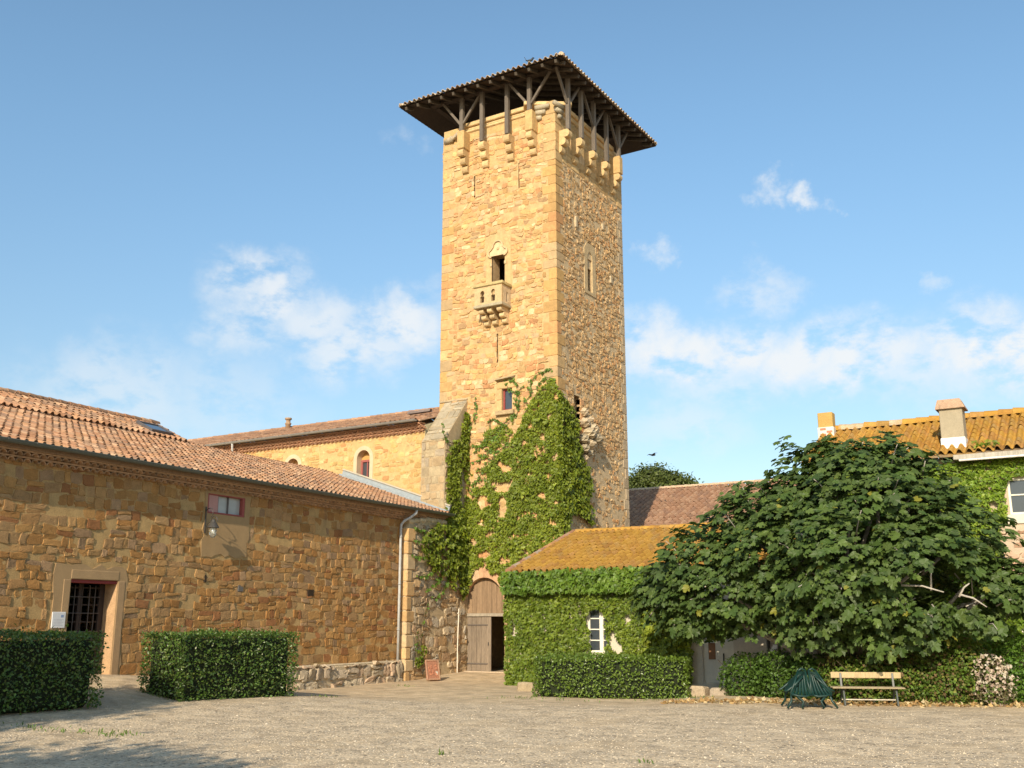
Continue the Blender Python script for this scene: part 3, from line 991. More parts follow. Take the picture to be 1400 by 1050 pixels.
    for c in (-22.2, -21.8, -21.33):
        mbc = MB()
        for k in range(3):
            z0 = 13.84 + k * .21
            d = .2 + .2 * k
            a = np.linspace(-math.pi / 2, math.pi / 2, 7)
            poly = [(-.05, z0)] + [(d - .07 + math.cos(t) * .1, z0 + .105 + math.sin(t) * .105) for t in a] + [(-.05, z0 + .21)]
            prism(mbc, Frame(FF.p(c - .11, 0, 0), FF.N, FF.U), poly, 0, .22, var((.62, .46, .25), .12))
        mbc.build('corbel', M_STONE, b)
    # carved surround of the balcony window: ogee trefoil head
    mb = MB()
    tre = [(-22.07, 15.4), (-21.42, 15.4), (-21.42, 16.55), (-21.36, 16.62), (-21.36, 16.78), (-21.46, 16.98)]
    sur_out = [(-22.36, 15.38), (-21.12, 15.38), (-21.12, 17.1), (-21.3, 17.62), (-22.18, 17.62), (-22.36, 17.1)]
    prism(mb, FF, sur_out, -.05, .025, (.55, .375, .18), holes=[[(-22.07, 15.4), (-21.42, 15.4), (-21.42, 16.97), (-22.07, 16.97)]])
    s = mb.build('window_surround', M_STONE, tower)
    mb = MB()
    # raised trefoil hood mould
    def tref(grow):
        p = []
        for (cx, cz, r_, a0, a1) in ((-21.44, 17.02, .12, -90, 80), (-21.745, 17.3, .20, -5, 185), (-22.05, 17.02, .12, 100, 270)):
            for i in range(8):
                a = R(a0 + (a1 - a0) * i / 7)
                p.append((cx + (r_ + grow) * math.cos(a), cz + (r_ + grow) * math.sin(a)))
        return p
    prism(mb, FF, [(-22.07, 16.9), (-21.42, 16.9)] + tref(0)[1:-1], .0, .045, (.64, .48, .28))
    po = tref(.075); pi_ = tref(.01)
    V = [(*p, .10) for p in po] + [(*p, .10) for p in pi_] + [(*p, .0) for p in po] + [(*p, .0) for p in pi_]
    V = np.array(V); m = len(po)
    F = []
    for i in range(m - 1):
        F += [(i, i + 1, m + i + 1, m + i), (i, 2 * m + i, 2 * m + i + 1, i + 1), (m + i, m + i + 1, 3 * m + i + 1, 3 * m + i)]
    mb.add(FF.p(V[:, 0], V[:, 1], V[:, 2]), F, (.56, .41, .23))
    lathe_c = FF.p(-21.745, 17.2, .045)
    tube(mb, [lathe_c, lathe_c + FF.N * .03], .06, (.55, .40, .22), 10)
    for x in (-22.1, -21.39):
        fbox(mb, FF, (x - .05, 16.45, 0), (x + .05, 16.6, .07), (.6, .45, .25), .015)
    mb.build('hood_mould', M_STONE, s)
    # side window surround (tall, pointed head)
    mb = MB()
    op = arch(37.14, 37.60, 15.64, 17.42, 10, .35)
    prism(mb, FR, [(36.85, 15.5), (37.9, 15.5), (37.9, 17.5), (37.65, 17.8), (37.1, 17.8), (36.85, 17.5)], -.06, .035, (.50, .37, .205), holes=[op])
    prism(mb, FR, arch(37.14, 37.60, 16.7, 17.42, 10, .35), -.12, -.05, (.50, .38, .23))
    mb.build('window_surround', M_STONE, tower)
    # small framed window low on the front, with lintel, drip stone and sill
    mb = MB()
    fbox(mb, FF, (-21.80, 11.13, -.1), (-20.85, 11.42, .03), (.56, .37, .17), .02)
    for a, c in ((10.22, 10.66), (10.67, 11.12)):
        fbox(mb, FF, (-21.8, a, -.1), (-21.575, c, .025), var((.58, .38, .18), .1), .015)
        fbox(mb, FF, (-21.075, a, -.1), (-20.86, c, .025), var((.58, .38, .18), .1), .015)
    fbox(mb, FF, (-21.80, 10.02, -.1), (-20.95, 10.20, .16), (.42, .31, .17), .02)
    V = np.array([(-21.80, 11.43, .03), (-21.0, 11.49, .03), (-20.9, 11.62, .03), (-21.7, 11.60, .03), (-21.80, 11.47, .2), (-21.05, 11.53, .18), (-20.95, 11.58, .1), (-21.72, 11.57, .15)])
    mb.add(FF.p(V[:, 0], V[:, 1], V[:, 2]), [(0, 1, 5, 4), (4, 5, 6, 7), (0, 4, 7, 3), (1, 2, 6, 5), (3, 7, 6, 2)], (.36, .27, .15))
    mb.build('window_surround', M_STONE, tower)
    mb = MB()
    a0, a1, c0, c1 = -21.57, -21.08, 10.22, 11.12
    for lo, hi in (((a0, c0), (a0 + .07, c1)), ((a1 - .05, c0), (a1, c1)), ((a0 + .07, c0), (a1 - .05, c0 + .07)), ((a0 + .07, c1 - .07), (a1 - .05, c1))):
        fbox(mb, FF, (lo[0], lo[1], -.2), (hi[0], hi[1], -.12), REDP, .008)
    w = mb.build('window', M_PAINT, tower)
    mb = MB(); fbox(mb, FF, (a0 + .06, c0 + .06, -.18), (a1 - .04, c1 - .06, -.165), (.1, .1, .1), .002)
    mb.build('pane', M_GLASS, w)
    # portal: arched surround, plank tympanum, one leaf shut
    mb = MB()
    op = arch(-23.30, -21.42, 0, 3.60, 14, .12)
    ctr = (-22.36, 1.9)
    pts = op[2:]
    for i in range(len(pts) - 1):
        (xa, za), (xb, zb_) = pts[i], pts[i + 1]
        k = random.uniform(.34, .5)
        def outp(x, z):
            v_ = np.array((x - ctr[0], z - ctr[1])); v_ /= np.linalg.norm(v_)
            return (x + v_[0] * k, z + v_[1] * k)
        qa, qb = outp(xa, za), outp(xb, zb_)
        prism(mb, FF, [(xa, za), (xb, zb_), qb, qa][::-1], -.42, .03 + random.uniform(0, .02), var(random.choice([(.55, .33, .19), (.60, .40, .24), (.52, .36, .22)]), .1))
    for s in (0, 1):
        z = 0.0
        zs = pts[0][1]
        while z < zs - .05:
            h = min(random.uniform(.3, .5), zs - z)
            w_ = random.uniform(.22, .42)
            x0, x1 = (-23.30 - w_, -23.30) if s else (-21.42, -21.42 + w_)
            fbox(mb, FF, (x0, z + .005, -.42), (x1, z + h - .005, .03), var(random.choice([(.55, .36, .2), (.6, .44, .27), (.5, .33, .2)]), .1), .025)
            z += h
    mb.build('door_surround', M_STONE, tower)
    mb = MB()
    fbox(mb, FF, (-23.30, 2.10, -.27), (-21.42, 2.22, -.13), (.34, .29, .22), .01)
    mb.build('door_frame', M_WOOD, tower)
    mb = MB()
    fbox(mb, FF, (-23.44, -.06, -.35), (-21.3, .03, .12), (.55, .43, .30), .02)
    mb.build('threshold', M_STONE, tower)
    mb = MB()
    n = 8
    for i in range(n):
        x0 = -23.29 + 1.86 * i / n; x1 = x0 + 1.86 / n - .012
        xm = (x0 + x1) / 2
        t = (xm + 22.36) / .94
        zt_ = 2.55 + 1.05 * math.sqrt(max(0, 1 - t * t))
        fbox(mb, FF, (x0, 2.22, -.24), (x1, zt_, -.20 + random.uniform(0, .008)), var((.26, .175, .105), .14), .006)
    mb.build('tympanum', M_WOOD, tower)
    mb = MB()
    for i in range(5):
        x0 = -23.28 + 1.13 * i / 5; x1 = x0 + 1.13 / 5 - .010
        fbox(mb, FF, (x0, .03, -.24), (x1, 2.10, -.19 + random.uniform(0, .01)), var((.235, .185, .135), .12), .006)
    lf = mb.build('door', M_WOOD, tower)
    mb = MB()
    for z in (.28, 1.75):
        fbox(mb, FF, (-23.26, z, -.19), (-22.3, z + .05, -.165), (.12, .1, .085), .004)
        mb.build('hinge', M_IRON, lf)
        mb = MB()
    fbox(mb, FF, (-22.28, 1.0, -.19), (-22.24, 1.12, -.15), (.08, .07, .06), .004)
    mb.build('latch', M_IRON, lf)
    # bulging stone bracket of a broken latrine on the side face
    mb = MB()
    rr = random.Random(5)
    for (y, z, d, s) in ((36.55, 10.25, .05, .3), (36.95, 10.0, .08, .3), (36.5, 9.8, .12, .36), (37.0, 9.6, .2, .4), (36.6, 9.35, .28, .4), (37.15, 9.2, .26, .42), (36.75, 8.95, .2, .38), (36.3, 9.1, .16, .34), (36.35, 8.7, .14, .34), (36.8, 8.6, .1, .3), (37.35, 9.5, .1, .3), (36.5, 8.35, .08, .26)):
        V = []
        for i in range(5):
            ph = math.pi * (i + .5) / 5
            for k in range(8):
                th = 2 * math.pi * k / 8 + .4 * i
                q = s * rr.uniform(.78, 1.05)
                V.append((y + q * .95 * math.sin(ph) * math.cos(th), z + q * .6 * math.cos(ph), d + q * .8 * math.sin(ph) * math.sin(th)))
        V = np.array(V)
        F = [(i * 8 + k, i * 8 + (k + 1) % 8, (i + 1) * 8 + (k + 1) % 8, (i + 1) * 8 + k) for i in range(4) for k in range(8)] + [tuple(range(8)), tuple(32 + k for k in range(8))]
        mb.add(FR.p(V[:, 0], V[:, 1], V[:, 2]), F, var(rr.choice([(.46, .37, .24), (.52, .41, .27), (.40, .33, .22)]), .1))
    for k in range(5):
        fbox(mb, FR, (36.30, 9.3 + k * .3, -.2), (36.62, 9.58 + k * .3, .04), var((.52, .29, .14), .15), .03)
    mb.build('stone_bracket', M_ROUGH, tower, False)
    # lit putlog stones and a long relief stone near the slits
    for (y, z, h) in ((36.05, 18.15, .5), (39.3, 16.6, .35), (38.6, 18.9, .3)):
        mb = MB()
        fbox(mb, FR, (y, z, -.05), (y + .2, z + h, .07), var((.52, .41, .26), .1), .03)
        mb.build('projecting_stone', M_ROUGH, tower)
    # sloping buttress against the front
    mb = MB()
    x0, x1 = -24.40, -23.24
    prof = [(0, -.4), (1.56, -.4), (1.56, 8.98), (0, 10.85)]
    fb = Frame((x0, TY0, 0), (0, -1, 0), (1, 0, 0))
    prism(mb, fb, prof, 0, x1 - x0, (.40, .31, .19))
    fside = Frame((x1, TY0, 0), (0, -1, 0), (1, 0, 0))
    rc = courses(0.02, 1.54, 0, 9.0, (.25, .4), (.3, .6), [], .05, 41)
    stones(mb, rc, fside, [(.46, .36, .22), (.42, .31, .19), (.50, .40, .26)], depth=.02, jit=.08, sq=.4, seed=42, warp=0)
    ffr = Frame((0, TY0 - 1.56, 0), (1, 0, 0), (0, -1, 0))
    rc = courses(x0 + .01, x1 - .01, 0, 8.98, (.28, .42), (.35, .7), [], .05, 43)
    stones(mb, rc, ffr, [(.42, .33, .20), (.38, .295, .18), (.46, .33, .185), (.36, .29, .20)], depth=.018, jit=.07, sq=.35, seed=44, warp=0)
    sl_ = np.array((0, 1.56, 1.87)); sl_l = np.linalg.norm(sl_); sl_ /= sl_l
    fslope = Frame((0, TY0 - 1.56, 8.98), (1, 0, 0), np.cross((1, 0, 0), sl_), sl_)
    rc = courses(x0 + .01, x1 - .01, 0.02, sl_l - .02, (.35, .5), (.5, 1.16), [], 0, 45)
    stones(mb, rc, fslope, [(.40, .335, .23), (.36, .30, .205)], depth=.022, jit=.05, sq=.3, seed=46, warp=0)
    fbox(mb, FF, (x0 - .26, 10.86, -.1), (x1 + .02, 10.94, .05), (.40, .31, .19), .015)
    mb.build('buttress', M_STONE, tower)


make_tower()

# ------------------------------------------------------------------ wing on the left (local frame: x outwards from its wall, y along it)
wing = thing('stone_wing', 'long low stone wing with terracotta barrel tile roof and green gutter along left side', 'building', tuple(WQ), WR, local=True)
FWg = Frame((0, 0, 0), (0, 1, 0), (1, 0, 0))      # u = along the wall, v = z, d = out of the wall
S_END, S_BEG = -1.45, -34.0


def make_wing():
    door = (-18.34, -16.92, .45, 2.92, .55)
    win = (-13.98, -12.46, 4.93, 5.56, .16)
    holes = [door, win]
    plast = [(-18.85, -16.65, .3, 3.25), (-14.1, -12.25, 3.75, 5.6), (-18.95, -18.3, 1.6, 2.3)]
    mb = MB()
    wall_base(mb, FWg, S_BEG, S_END, -.5, 5.75, (.43, .285, .125), holes, rcol=(.50, .32, .175))
    rc = courses(S_BEG, S_END, -.3, 5.62, (.16, .30), (.2, .55), h4(holes) + plast, .07, 51)
    stones(mb, rc, FWg, PAL_WING, gap=.005, depth=.017, jit=.12, sq=.28, seed=52, warp=.035, cvar=.14, rag=.9)
    # back and end walls
    prism(mb, Frame((0, S_END, 0), (1, 0, 0), (0, -1, 0)), [(-9, -.4), (-.02, -.4), (-.02, 5.7), (-7.4, 8.4), (-9, 7.8)], 0, .2, (.4, .3, .2))
    mb.build('wall', M_WING, wing)
    for (a, b, c, d) in plast[:2]:
        mb = MB()
        hs = [(h[0] - .001, h[1] + .001, h[2] - .001, h[3] + .001) for h in holes if h[0] > a and h[1] < b and h[2] > c - .5]
        rrn = random.Random(int(a * 10))
        ol = []
        n = 10
        for (p, q) in (((a, c), (b, c)), ((b, c), (b, d)), ((b, d), (a, d)), ((a, d), (a, c))):
            for i in range(n):
                t = i / n
                ol.append((p[0] + (q[0] - p[0]) * t + rrn.uniform(-.07, .07), p[1] + (q[1] - p[1]) * t + rrn.uniform(-.07, .07)))
        hl = [[(h[0], max(h[2], c + .14)), (h[1], max(h[2], c + .14)), (h[1], min(h[3], d - .1)), (h[0], min(h[3], d - .1))] for h in hs]
        prism(mb, FWg, ol, -.01, .022, (.37, .245, .125) if a < -15 else (.36, .24, .12), holes=hl)
        mb.build('plaster_patch', M_PLASTER, wing)
    # door: dressed jambs, red head board, panelled glazed leaves with iron grille
    mb = MB()
    fbox(mb, FWg, (door[0] - .02, 2.92, -.05), (door[1] + .02, 3.16, .032), (.39, .26, .135), .02)
    fbox(mb, FWg, (door[0] - .22, .2, -.05), (door[0] - .001, 2.92, .032), (.38, .25, .13), .02)
    fbox(mb, FWg, (door[1] + .001, .1, -.05), (door[1] + .24, 2.92, .032), (.39, .255, .135), .02)
    fbox(mb, FWg, (door[0] - .2, .12, -.5), (door[1] + .25, .45, .28), (.50, .40, .28), .03)
    fbox(mb, FWg, (door[0], 2.84, -.3), (door[1], 2.919, -.02), REDP, .006)
    mb.build('door_surround', M_PLASTER, wing)
    mb = MB()
    d0 = -.50
    for a, b in ((door[0], door[0] + .07), (door[1] - .16, door[1]), ((door[0] + door[1]) / 2 - .09, (door[0] + door[1]) / 2 - .005), ((door[0] + door[1]) / 2 - .0, (door[0] + door[1]) / 2 + .05)):
        fbox(mb, FWg, (a, .45, d0), (b, 2.84, d0 + .07), (.05, .033, .025), .006)
    for z in (.5, 1.0, 1.44, 1.88, 2.3, 2.72):
        fbox(mb, FWg, (door[0] + .07, z, d0 + .005), (door[1] - .16, z + .035, d0 + .05), (.05, .033, .025), .004)
    dr = mb.build('door', M_PAINT, wing)
    mb = MB()
    for k in (.33, .5, .95, 1.12):
        fbox(mb, FWg, (door[0] + k - .011, .5, d0 + .06), (door[0] + k + .011, 2.8, d0 + .08), (.10, .085, .075), .003)
    for z in (1.2, 1.65, 2.1, 2.5):
        fbox(mb, FWg, (door[0] + .07, z, d0 + .08), (door[1] - .16, z + .02, d0 + .095), (.10, .085, .075), .003)
    mb.build('grille', M_IRON, dr)
    mb = MB()
    fbox(mb, FWg, (door[0] + .05, .47, d0 - .03), (door[1] - .1, 2.82, d0 - .015), (.03, .03, .03), .002)
    mb.build('pane', M_DOORGLASS, dr)
    mb = MB()
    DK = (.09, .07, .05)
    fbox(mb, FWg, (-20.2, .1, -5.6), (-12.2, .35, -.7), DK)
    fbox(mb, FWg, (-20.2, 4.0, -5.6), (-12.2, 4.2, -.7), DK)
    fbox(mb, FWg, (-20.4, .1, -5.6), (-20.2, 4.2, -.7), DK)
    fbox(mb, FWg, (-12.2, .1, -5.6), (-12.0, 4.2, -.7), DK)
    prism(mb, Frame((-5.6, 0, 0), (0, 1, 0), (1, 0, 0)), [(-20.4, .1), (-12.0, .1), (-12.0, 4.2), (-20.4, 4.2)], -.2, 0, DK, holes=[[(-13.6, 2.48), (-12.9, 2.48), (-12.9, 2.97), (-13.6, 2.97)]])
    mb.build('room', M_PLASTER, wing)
    # red louvred window under the eave
    mb = MB()
    a0, a1, c0, c1 = win[:4]
    for lo, hi in (((a0, c0), (a0 + .06, c1)), ((a1 - .09, c0), (a1, c1)), ((a0 + .06, c0), (a1 - .09, c0 + .05)), ((a0 + .06, c1 - .09), (a1 - .09, c1))):
        fbox(mb, FWg, (lo[0], lo[1], -.12), (hi[0], hi[1], .012), (.30, .075, .065), .008)
    fbox(mb, FWg, (a0 + .06, c0 + .05, -.10), (a0 + .46, c1 - .09, -.03), (.48, .26, .23), .006)
    fbox(mb, FWg, (a0 + .47, c0 + .05, -.13), (a0 + .50, c1 - .09, -.06), (.10, .07, .08), .004)
    fbox(mb, FWg, (a0 + .90, c0 + .05, -.13), (a0 + .925, c1 - .09, -.06), (.15, .14, .14), .004)
    w = mb.build('window', M_PAINT, wing)
    mb = MB(); fbox(mb, FWg, (a0 + .5, c0 + .04, -.14), (a1 - .08, c1 - .08, -.12), (.4, .4, .4), .002)
    mb.build('pane', M_CURTAIN, w)
    # plinth of big worn blocks
    mb = MB()
    rr = random.Random(9)
    fbox(mb, FWg, (-10.7, -.4, -.1), (-4.2, .50, .20), (.50, .40, .26), .03)
    fbox(mb, FWg, (-10.7, .485, -.1), (-4.2, .56, .17), (.56, .46, .31), .03)
    fpl = Frame((.20, 0, 0), (0, 1, 0), (1, 0, 0))
    rc = courses(-10.7, -4.22, -.25, .52, (.3, .5), (.35, .8), [], .04, 57)
    stones(mb, rc, fpl, [(.44, .36, .25), (.50, .40, .28), (.40, .32, .23), (.46, .33, .22)], gap=.02, depth=.06, jit=.3, sq=.5, seed=58, warp=.03, rag=.7)
    mb.build('plinth', M_WING, wing)
    # a grey block, and small wall holes with their shade painted as near-black blocks
    mb = MB()
    fbox(mb, FWg, (-12.56, 2.76, -.05), (-12.34, 2.95, .036), (.13, .12, .11), .01)
    for (s, z, a, b) in ((-13.93, 2.98, .09, .2), (-12.95, 1.2, .07, .08), (-9.4, 2.7, .3, .2), (-14.5, 1.05, .06, .08), (-9.9, 1.05, .07, .07)):
        mb.build('dark_wall_block', M_IRON, wing)
        mb = MB()
        fbox(mb, FWg, (s, z, -.05), (s + a, z + b, .034), (.035, .022, .012), .01)
    mb.build('dark_wall_block', M_IRON, wing)
    # cornice, eave, gutter
    mb = MB()
    genoise(mb, FWg, S_BEG, S_END - .05, 5.58, 2, (.46, .29, .17), per=.21, out=.13)
    fbox(mb, FWg, (S_BEG, 5.835, -.1), (S_END - .05, 5.95, .33), (.30, .20, .13), .006)
    mb.build('cornice', M_TILE, wing)
    mb = MB()
    pit = math.atan(2.12 / 6.25)
    ez = 5.98
    cs, sn = math.cos(pit), math.sin(pit)
    Ls = 6.22 / cs
    tiled(mb, (.40, S_BEG, ez), (0, 1, 0), (-cs, 0, sn), S_END - S_BEG, Ls, PAL_TILE, per=.236, seed=61)
    # boards below
    V = np.array([(.42, S_BEG, ez - .04), (.42, S_END, ez - .04), (-5.8, S_END, ez - .04 + 6.22 * math.tan(pit)), (-5.8, S_BEG, ez - .04 + 6.22 * math.tan(pit))])
    mb.add(np.concatenate([V, V - (0, 0, .06)]), [(0, 1, 2, 3), (4, 7, 6, 5), (0, 4, 5, 1), (1, 5, 6, 2)], (.25, .17, .11))
    tz = ez + 6.22 * math.tan(pit)
    # step up and upper roof with its ridge
    fbox(mb, Frame((-5.82, S_BEG, 0), (0, 1, 0), (1, 0, 0)), (0, tz - .1, -.2), (-9.3 - S_BEG, tz + .10, .0), (.12, .085, .055), .02)
    fbox(mb, Frame((-5.82, -9.3, 0), (0, 1, 0), (1, 0, 0)), (0, tz - .1, -.2), (7.85, tz + .07, .02), (.20, .13, .08), .02)
    p2 = math.atan(.78 / 1.62)
    c2, s2 = math.cos(p2), math.sin(p2)
    tiled(mb, (-5.74, S_BEG, tz + .06), (0, 1, 0), (-c2, 0, s2), -9.35 - S_BEG, 1.80, PAL_TILE, per=.24, seed=62)
    rx, rz_ = -5.74 - 1.80 * c2, tz + .06 + 1.80 * s2
    tiled(mb, (rx - 1.6, S_BEG, rz_ - .8), (0, 1, 0), (c2, 0, s2), -9.35 - S_BEG, 1.78, PAL_TILE, per=.24, seed=63)
    ridge_tiles(mb, (rx, S_BEG, rz_ + .03), (rx, -9.35, rz_ + .03), PAL_TILE, seed=64)
    prism(mb, Frame((0, -9.45, 0), (1, 0, 0), (0, 1, 0)), [(-5.8, tz - .2), (-5.8, tz + .05), (rx, rz_ - .03), (rx - 1.6, rz_ - .85), (rx - 1.6, tz - .6)], 0, .06, (.45, .26, .17))
    rf = mb.build('roof', M_TILE, wing)
    # skylight in the upper roof
    mb = MB()
    fk = Frame((-5.74, -10.9, tz + .06), (0, 1, 0), (s2, 0, c2), (-c2, 0, s2))
    for lo, hi in (((0, .25), (.06, 1.15)), ((.94, .25), (1.0, 1.15)), ((.06, .25), (.94, .32)), ((.06, 1.08), (.94, 1.15))):
        fbox(mb, fk, (*lo, .02), (*hi, .16), (.10, .09, .09), .01)
    sk = mb.build('skylight', M_METAL, rf)
    mb = MB(); fbox(mb, fk, (.05, .3, .10), (.95, 1.1, .13), (.4, .45, .5), .004)
    mb.build('pane', M_GLASS, sk)
    # zinc flashing where the roof meets the nave wall
    mb = MB()
    fl = Frame((.40, S_END, ez), (-cs, 0, sn), (0, -1, 0), (sn, 0, cs))
    fbox(mb, fl, (.1, -.02, -.02), (5.7, .30, .05), (.30, .33, .34), .01)
    fbox(mb, fl, (.1, .02, .05), (5.7, .135, .24), (.30, .33, .34), .02)
    fbox(mb, fl, (.1, .30, -.04), (5.7, .36, .09), (.48, .42, .32), .01)
    mb.build('flashing', M_METAL, wing)
    mb = MB()
    n = 9
    a = np.linspace(math.pi, 2 * math.pi, n)
    gx, gzz, gr = .50, 5.985, .085
    P0 = np.stack([gx + gr * np.cos(a), np.full(n, S_BEG), gzz + gr * np.sin(a)], 1)
    P1 = P0.copy(); P1[:, 1] = S_END + .05
    mb.add(np.concatenate([P0, P1]), [(k, k + 1, k + 1 + n, k + n) for k in range(n - 1)] + [tuple(range(n)), tuple(range(n, 2 * n))], (.10, .115, .10))
    tube(mb, [(gx + gr, S_BEG, gzz), (gx + gr, S_END + .05, gzz)], .014, (.11, .125, .11), 6)
    s = S_BEG + .4
    while s < S_END:
        fbox(mb, FWg, (s, gzz - .02, gx - .1), (s + .025, gzz + .012, gx + gr + .016), (.16, .15, .13), .003)
        s += .75
    mb.build('gutter', M_METAL, wing)
    mb = MB()
    pts = [(.50, -3.98, 5.92), (.49, -4.0, 5.80), (.36, -4.2, 5.62), (.22, -4.36, 5.50), (.13, -4.42, 5.36), (.12, -4.42, 5.1), (.12, -4.42, 2.5), (.12, -4.42, .50)]
    tube(mb, pts, .05, (.44, .44, .42), 10)
    for z in (4.9, 3.2, 1.6):
        tube(mb, [(.12, -4.42, z), (.12, -4.42, z + .05)], .062, (.34, .34, .33), 10)
    mb.build('downpipe', M_METAL, wing, True)


make_wing()


def make_pier():
    """rough wall between the wing's downpipe and the portal, with a squared corner"""
    t = thing('stone_wall', 'rough stone wall with squared pale corner stones between downpipe and arched door', 'wall', tuple(WQ), WR, local=True)
    mb = MB()
    fr = Frame((.25, 0, 0), (0, 1, 0), (1, 0, 0))
    ol = [(-4.18, -.5), (.3, -.5), (.3, 5.75), (-2.5, 5.72), (-3.6, 5.62), (-4.05, 5.45), (-4.18, 5.2)]
    prism(mb, fr, ol, -.6, 0, (.47, .37, .23))
    rc = courses(-3.8, .02, -.3, 5.5, (.2, .42), (.25, .65), [], .10, 71)
    stones(mb, rc, fr, [(.44, .33, .20), (.40, .29, .17), (.48, .38, .25), (.36, .24, .14), (.42, .36, .27), (.46, .30, .15)], gap=.016, depth=.036, jit=.22, sq=.5, seed=72, warp=.04, rag=.8)
    mb.build('wall', M_ROUGH, t)
    mb = MB()
    z, k = -.3, 0
    rr = random.Random(8)
    while z < 5.2:
        h = rr.uniform(.4, .62)
        fbox(mb, fr, (-4.20, z + .006, -.42), (-4.18 + (.5 if k % 2 else .3), min(z + h, 5.3) - .006, .045), var(rr.choice([(.60, .41, .20), (.55, .35, .16), (.60, .44, .25)]), .1), .035)
        z += h; k += 1
    for i in range(7):
        u = -4.1 + i * .38
        fbox(mb, fr, (u, 5.42 + .05 * min(i, 3), -.3), (u + .36, 5.62 + .05 * min(i, 3), .05), var((.56, .46, .30), .1), .06)
    mb.build('quoins', M_STONE, t)


make_pier()


# ------------------------------------------------------------------ nave behind
def make_nave():
    t = thing('chapel_nave', 'pale stone chapel nave with two arched windows rising behind the low wing', 'church', (-32, 33.1, 0))
    y = 33.1
    fr = Frame((0, y, 0), (1, 0, 0), (0, -1, 0))
    x0, x1 = -62., -24.42
    w1 = (-27.95, -27.22, 7.62, 8.95, .4)
    w2 = (-31.95, -31.22, 7.62, 8.92, .4)
    mb = MB()
    wall_base(mb, fr, x0, x1, -.4, 9.45, (.55, .385, .175), [w1, w2], rcol=(.55, .42, .25))
    sur = [(w[0] - .2, w[1] + .2, w[2] - .05, w[3] + .22) for w in (w1, w2)]
    rc = courses(-42, x1, 6.2, 9.4, (.12, .26), (.16, .5), h4([w1, w2]) + sur, .25, 81)
    stones(mb, rc, fr, [(.56, .37, .15), (.60, .42, .20), (.52, .33, .125), (.58, .36, .145), (.54, .29, .12)], gap=.012, depth=.014, jit=.18, sq=.6, seed=82, warp=.04)
    # gable end by the tower and closing walls
    prism(mb, Frame((x1, y, 0), (0, 1, 0), (1, 0, 0)), [(0.01, -.4), (9, -.4), (9, 9.5), (4.3, 11.12), (0.01, 9.72)], -.3, 0, (.50, .44, .28))
    mb.build('wall', M_STONE, t)
    for w in (w1, w2):
        mb = MB()
        op = arch(w[0] + .02, w[1] - .02, w[2], w[3] - .01, 12)
        outr = arch(w[0] - .16, w[1] + .16, w[2] - .03, w[3] + .17, 12)
        prism(mb, fr, outr, -.35, .02, (.60, .46, .30), holes=[op])
        mb.build('window_surround', M_PLASTER, t)
        mb = MB()
        a0, a1, c0, c1 = w[0] + .02, w[1] - .02, w[2], w[3] - .38
        for lo, hi in (((a0, c0), (a0 + .09, c1)), ((a1 - .06, c0), (a1, c1)), ((a0 + .09, c0), (a1 - .06, c0 + .09)), ((a0 + .09, c1 - .1), (a1 - .06, c1)), ((a0 + .32, c0 + .09), (a0 + .37, c1 - .1))):
            fbox(mb, fr, (*lo, -.34), (*hi, -.26), (.32, .10, .085), .008)
        fm = mb.build('window', M_PAINT, t)
        mb = MB(); fbox(mb, fr, (a0, c1, -.37), (a1, w[3], -.32), (.52, .30, .10), .004)
        mb.build('arched_head', M_PLASTER, fm)
        mb = MB(); fbox(mb, fr, (a0 + .05, c0 + .05, -.33), (a1 - .04, c1 - .06, -.315), (.1, .1, .1), .002)
        mb.build('pane', M_GLASS, fm)
    mb = MB()
    genoise(mb, fr, -44., x1, 9.40, 3, (.44, .24, .14), per=.22, out=.10)
    mb.build('cornice', M_TILE, t)
    mb = MB()
    pit = math.atan(.312)
    cs, sn = math.cos(pit), math.sin(pit)
    ey, ez = y - .42, 9.86
    Ls = 4.75 / cs
    X0 = -62
    tiled(mb, (X0, ey, ez), (1, 0, 0), (0, cs, sn), x1 + .02 - X0, Ls, PAL_PINK, per=.26, row=.36, seed=83)
    ry, rz = ey + 4.75, ez + 4.75 * .312
    tiled(mb, (X0, ry + 4.6, rz - 1.56), (1, 0, 0), (0, -cs, sn), -24.7 - X0, Ls - .1, PAL_PINK, per=.26, row=.36, seed=84)
    ridge_tiles(mb, (X0, ry, rz + .04), (-24.7, ry, rz + .04), PAL_PINK, seed=85)
    ridge_tiles(mb, (-25.8, y + .75, 10.42), (-24.7, y + .75, 10.44), [(.22, .17, .15)], seed=86)
    bar(mb, (x1 + .02, ey, ez - .03), (x1 + .02, TY0, ez - .03 + (TY0 - ey) * .312), .1, .07, (.46, .30, .2))
    rf = mb.build('roof', M_TILE, t)
    mb = MB()
    lathe(mb, (-35.85, 37.1, 11.12), [(.13, 0), (.13, .38), (.155, .40), (.155, .46), (.11, .47), (.11, .62), (.17, .64), (.17, .72), (.05, .74)], (.36, .24, .15))
    mb.build('flue', M_TILE, rf, True)
    mb = MB()
    n = 9
    a = np.linspace(math.pi, 2 * math.pi, n)
    P0 = np.stack([np.full(n, X0), ey - .08 + .085 * np.cos(a), ez + .01 + .085 * np.sin(a)], 1)
    P1 = P0.copy(); P1[:, 0] = x1 - .1
    mb.add(np.concatenate([P0, P1]), [(k, k + 1, k + 1 + n, k + n) for k in range(n - 1)] + [tuple(range(n, 2 * n))], (.26, .24, .21))
    tube(mb, [(X0, ey - .165, ez + .01), (x1 - .1, ey - .165, ez + .01)], .014, (.26, .24, .21), 6)
    mb.build('gutter', M_METAL, t)
    mb = MB()
    tube(mb, [(-34.9, ey - .08, ez - .06), (-34.9, ey - .06, ez - .25), (-34.9, ey - .02, ez - .6), (-34.9, y - .1, ez - 1.2), (-34.9, y - .1, 7)], .05, (.42, .40, .37), 10)
    mb.build('downpipe', M_METAL, t, True)


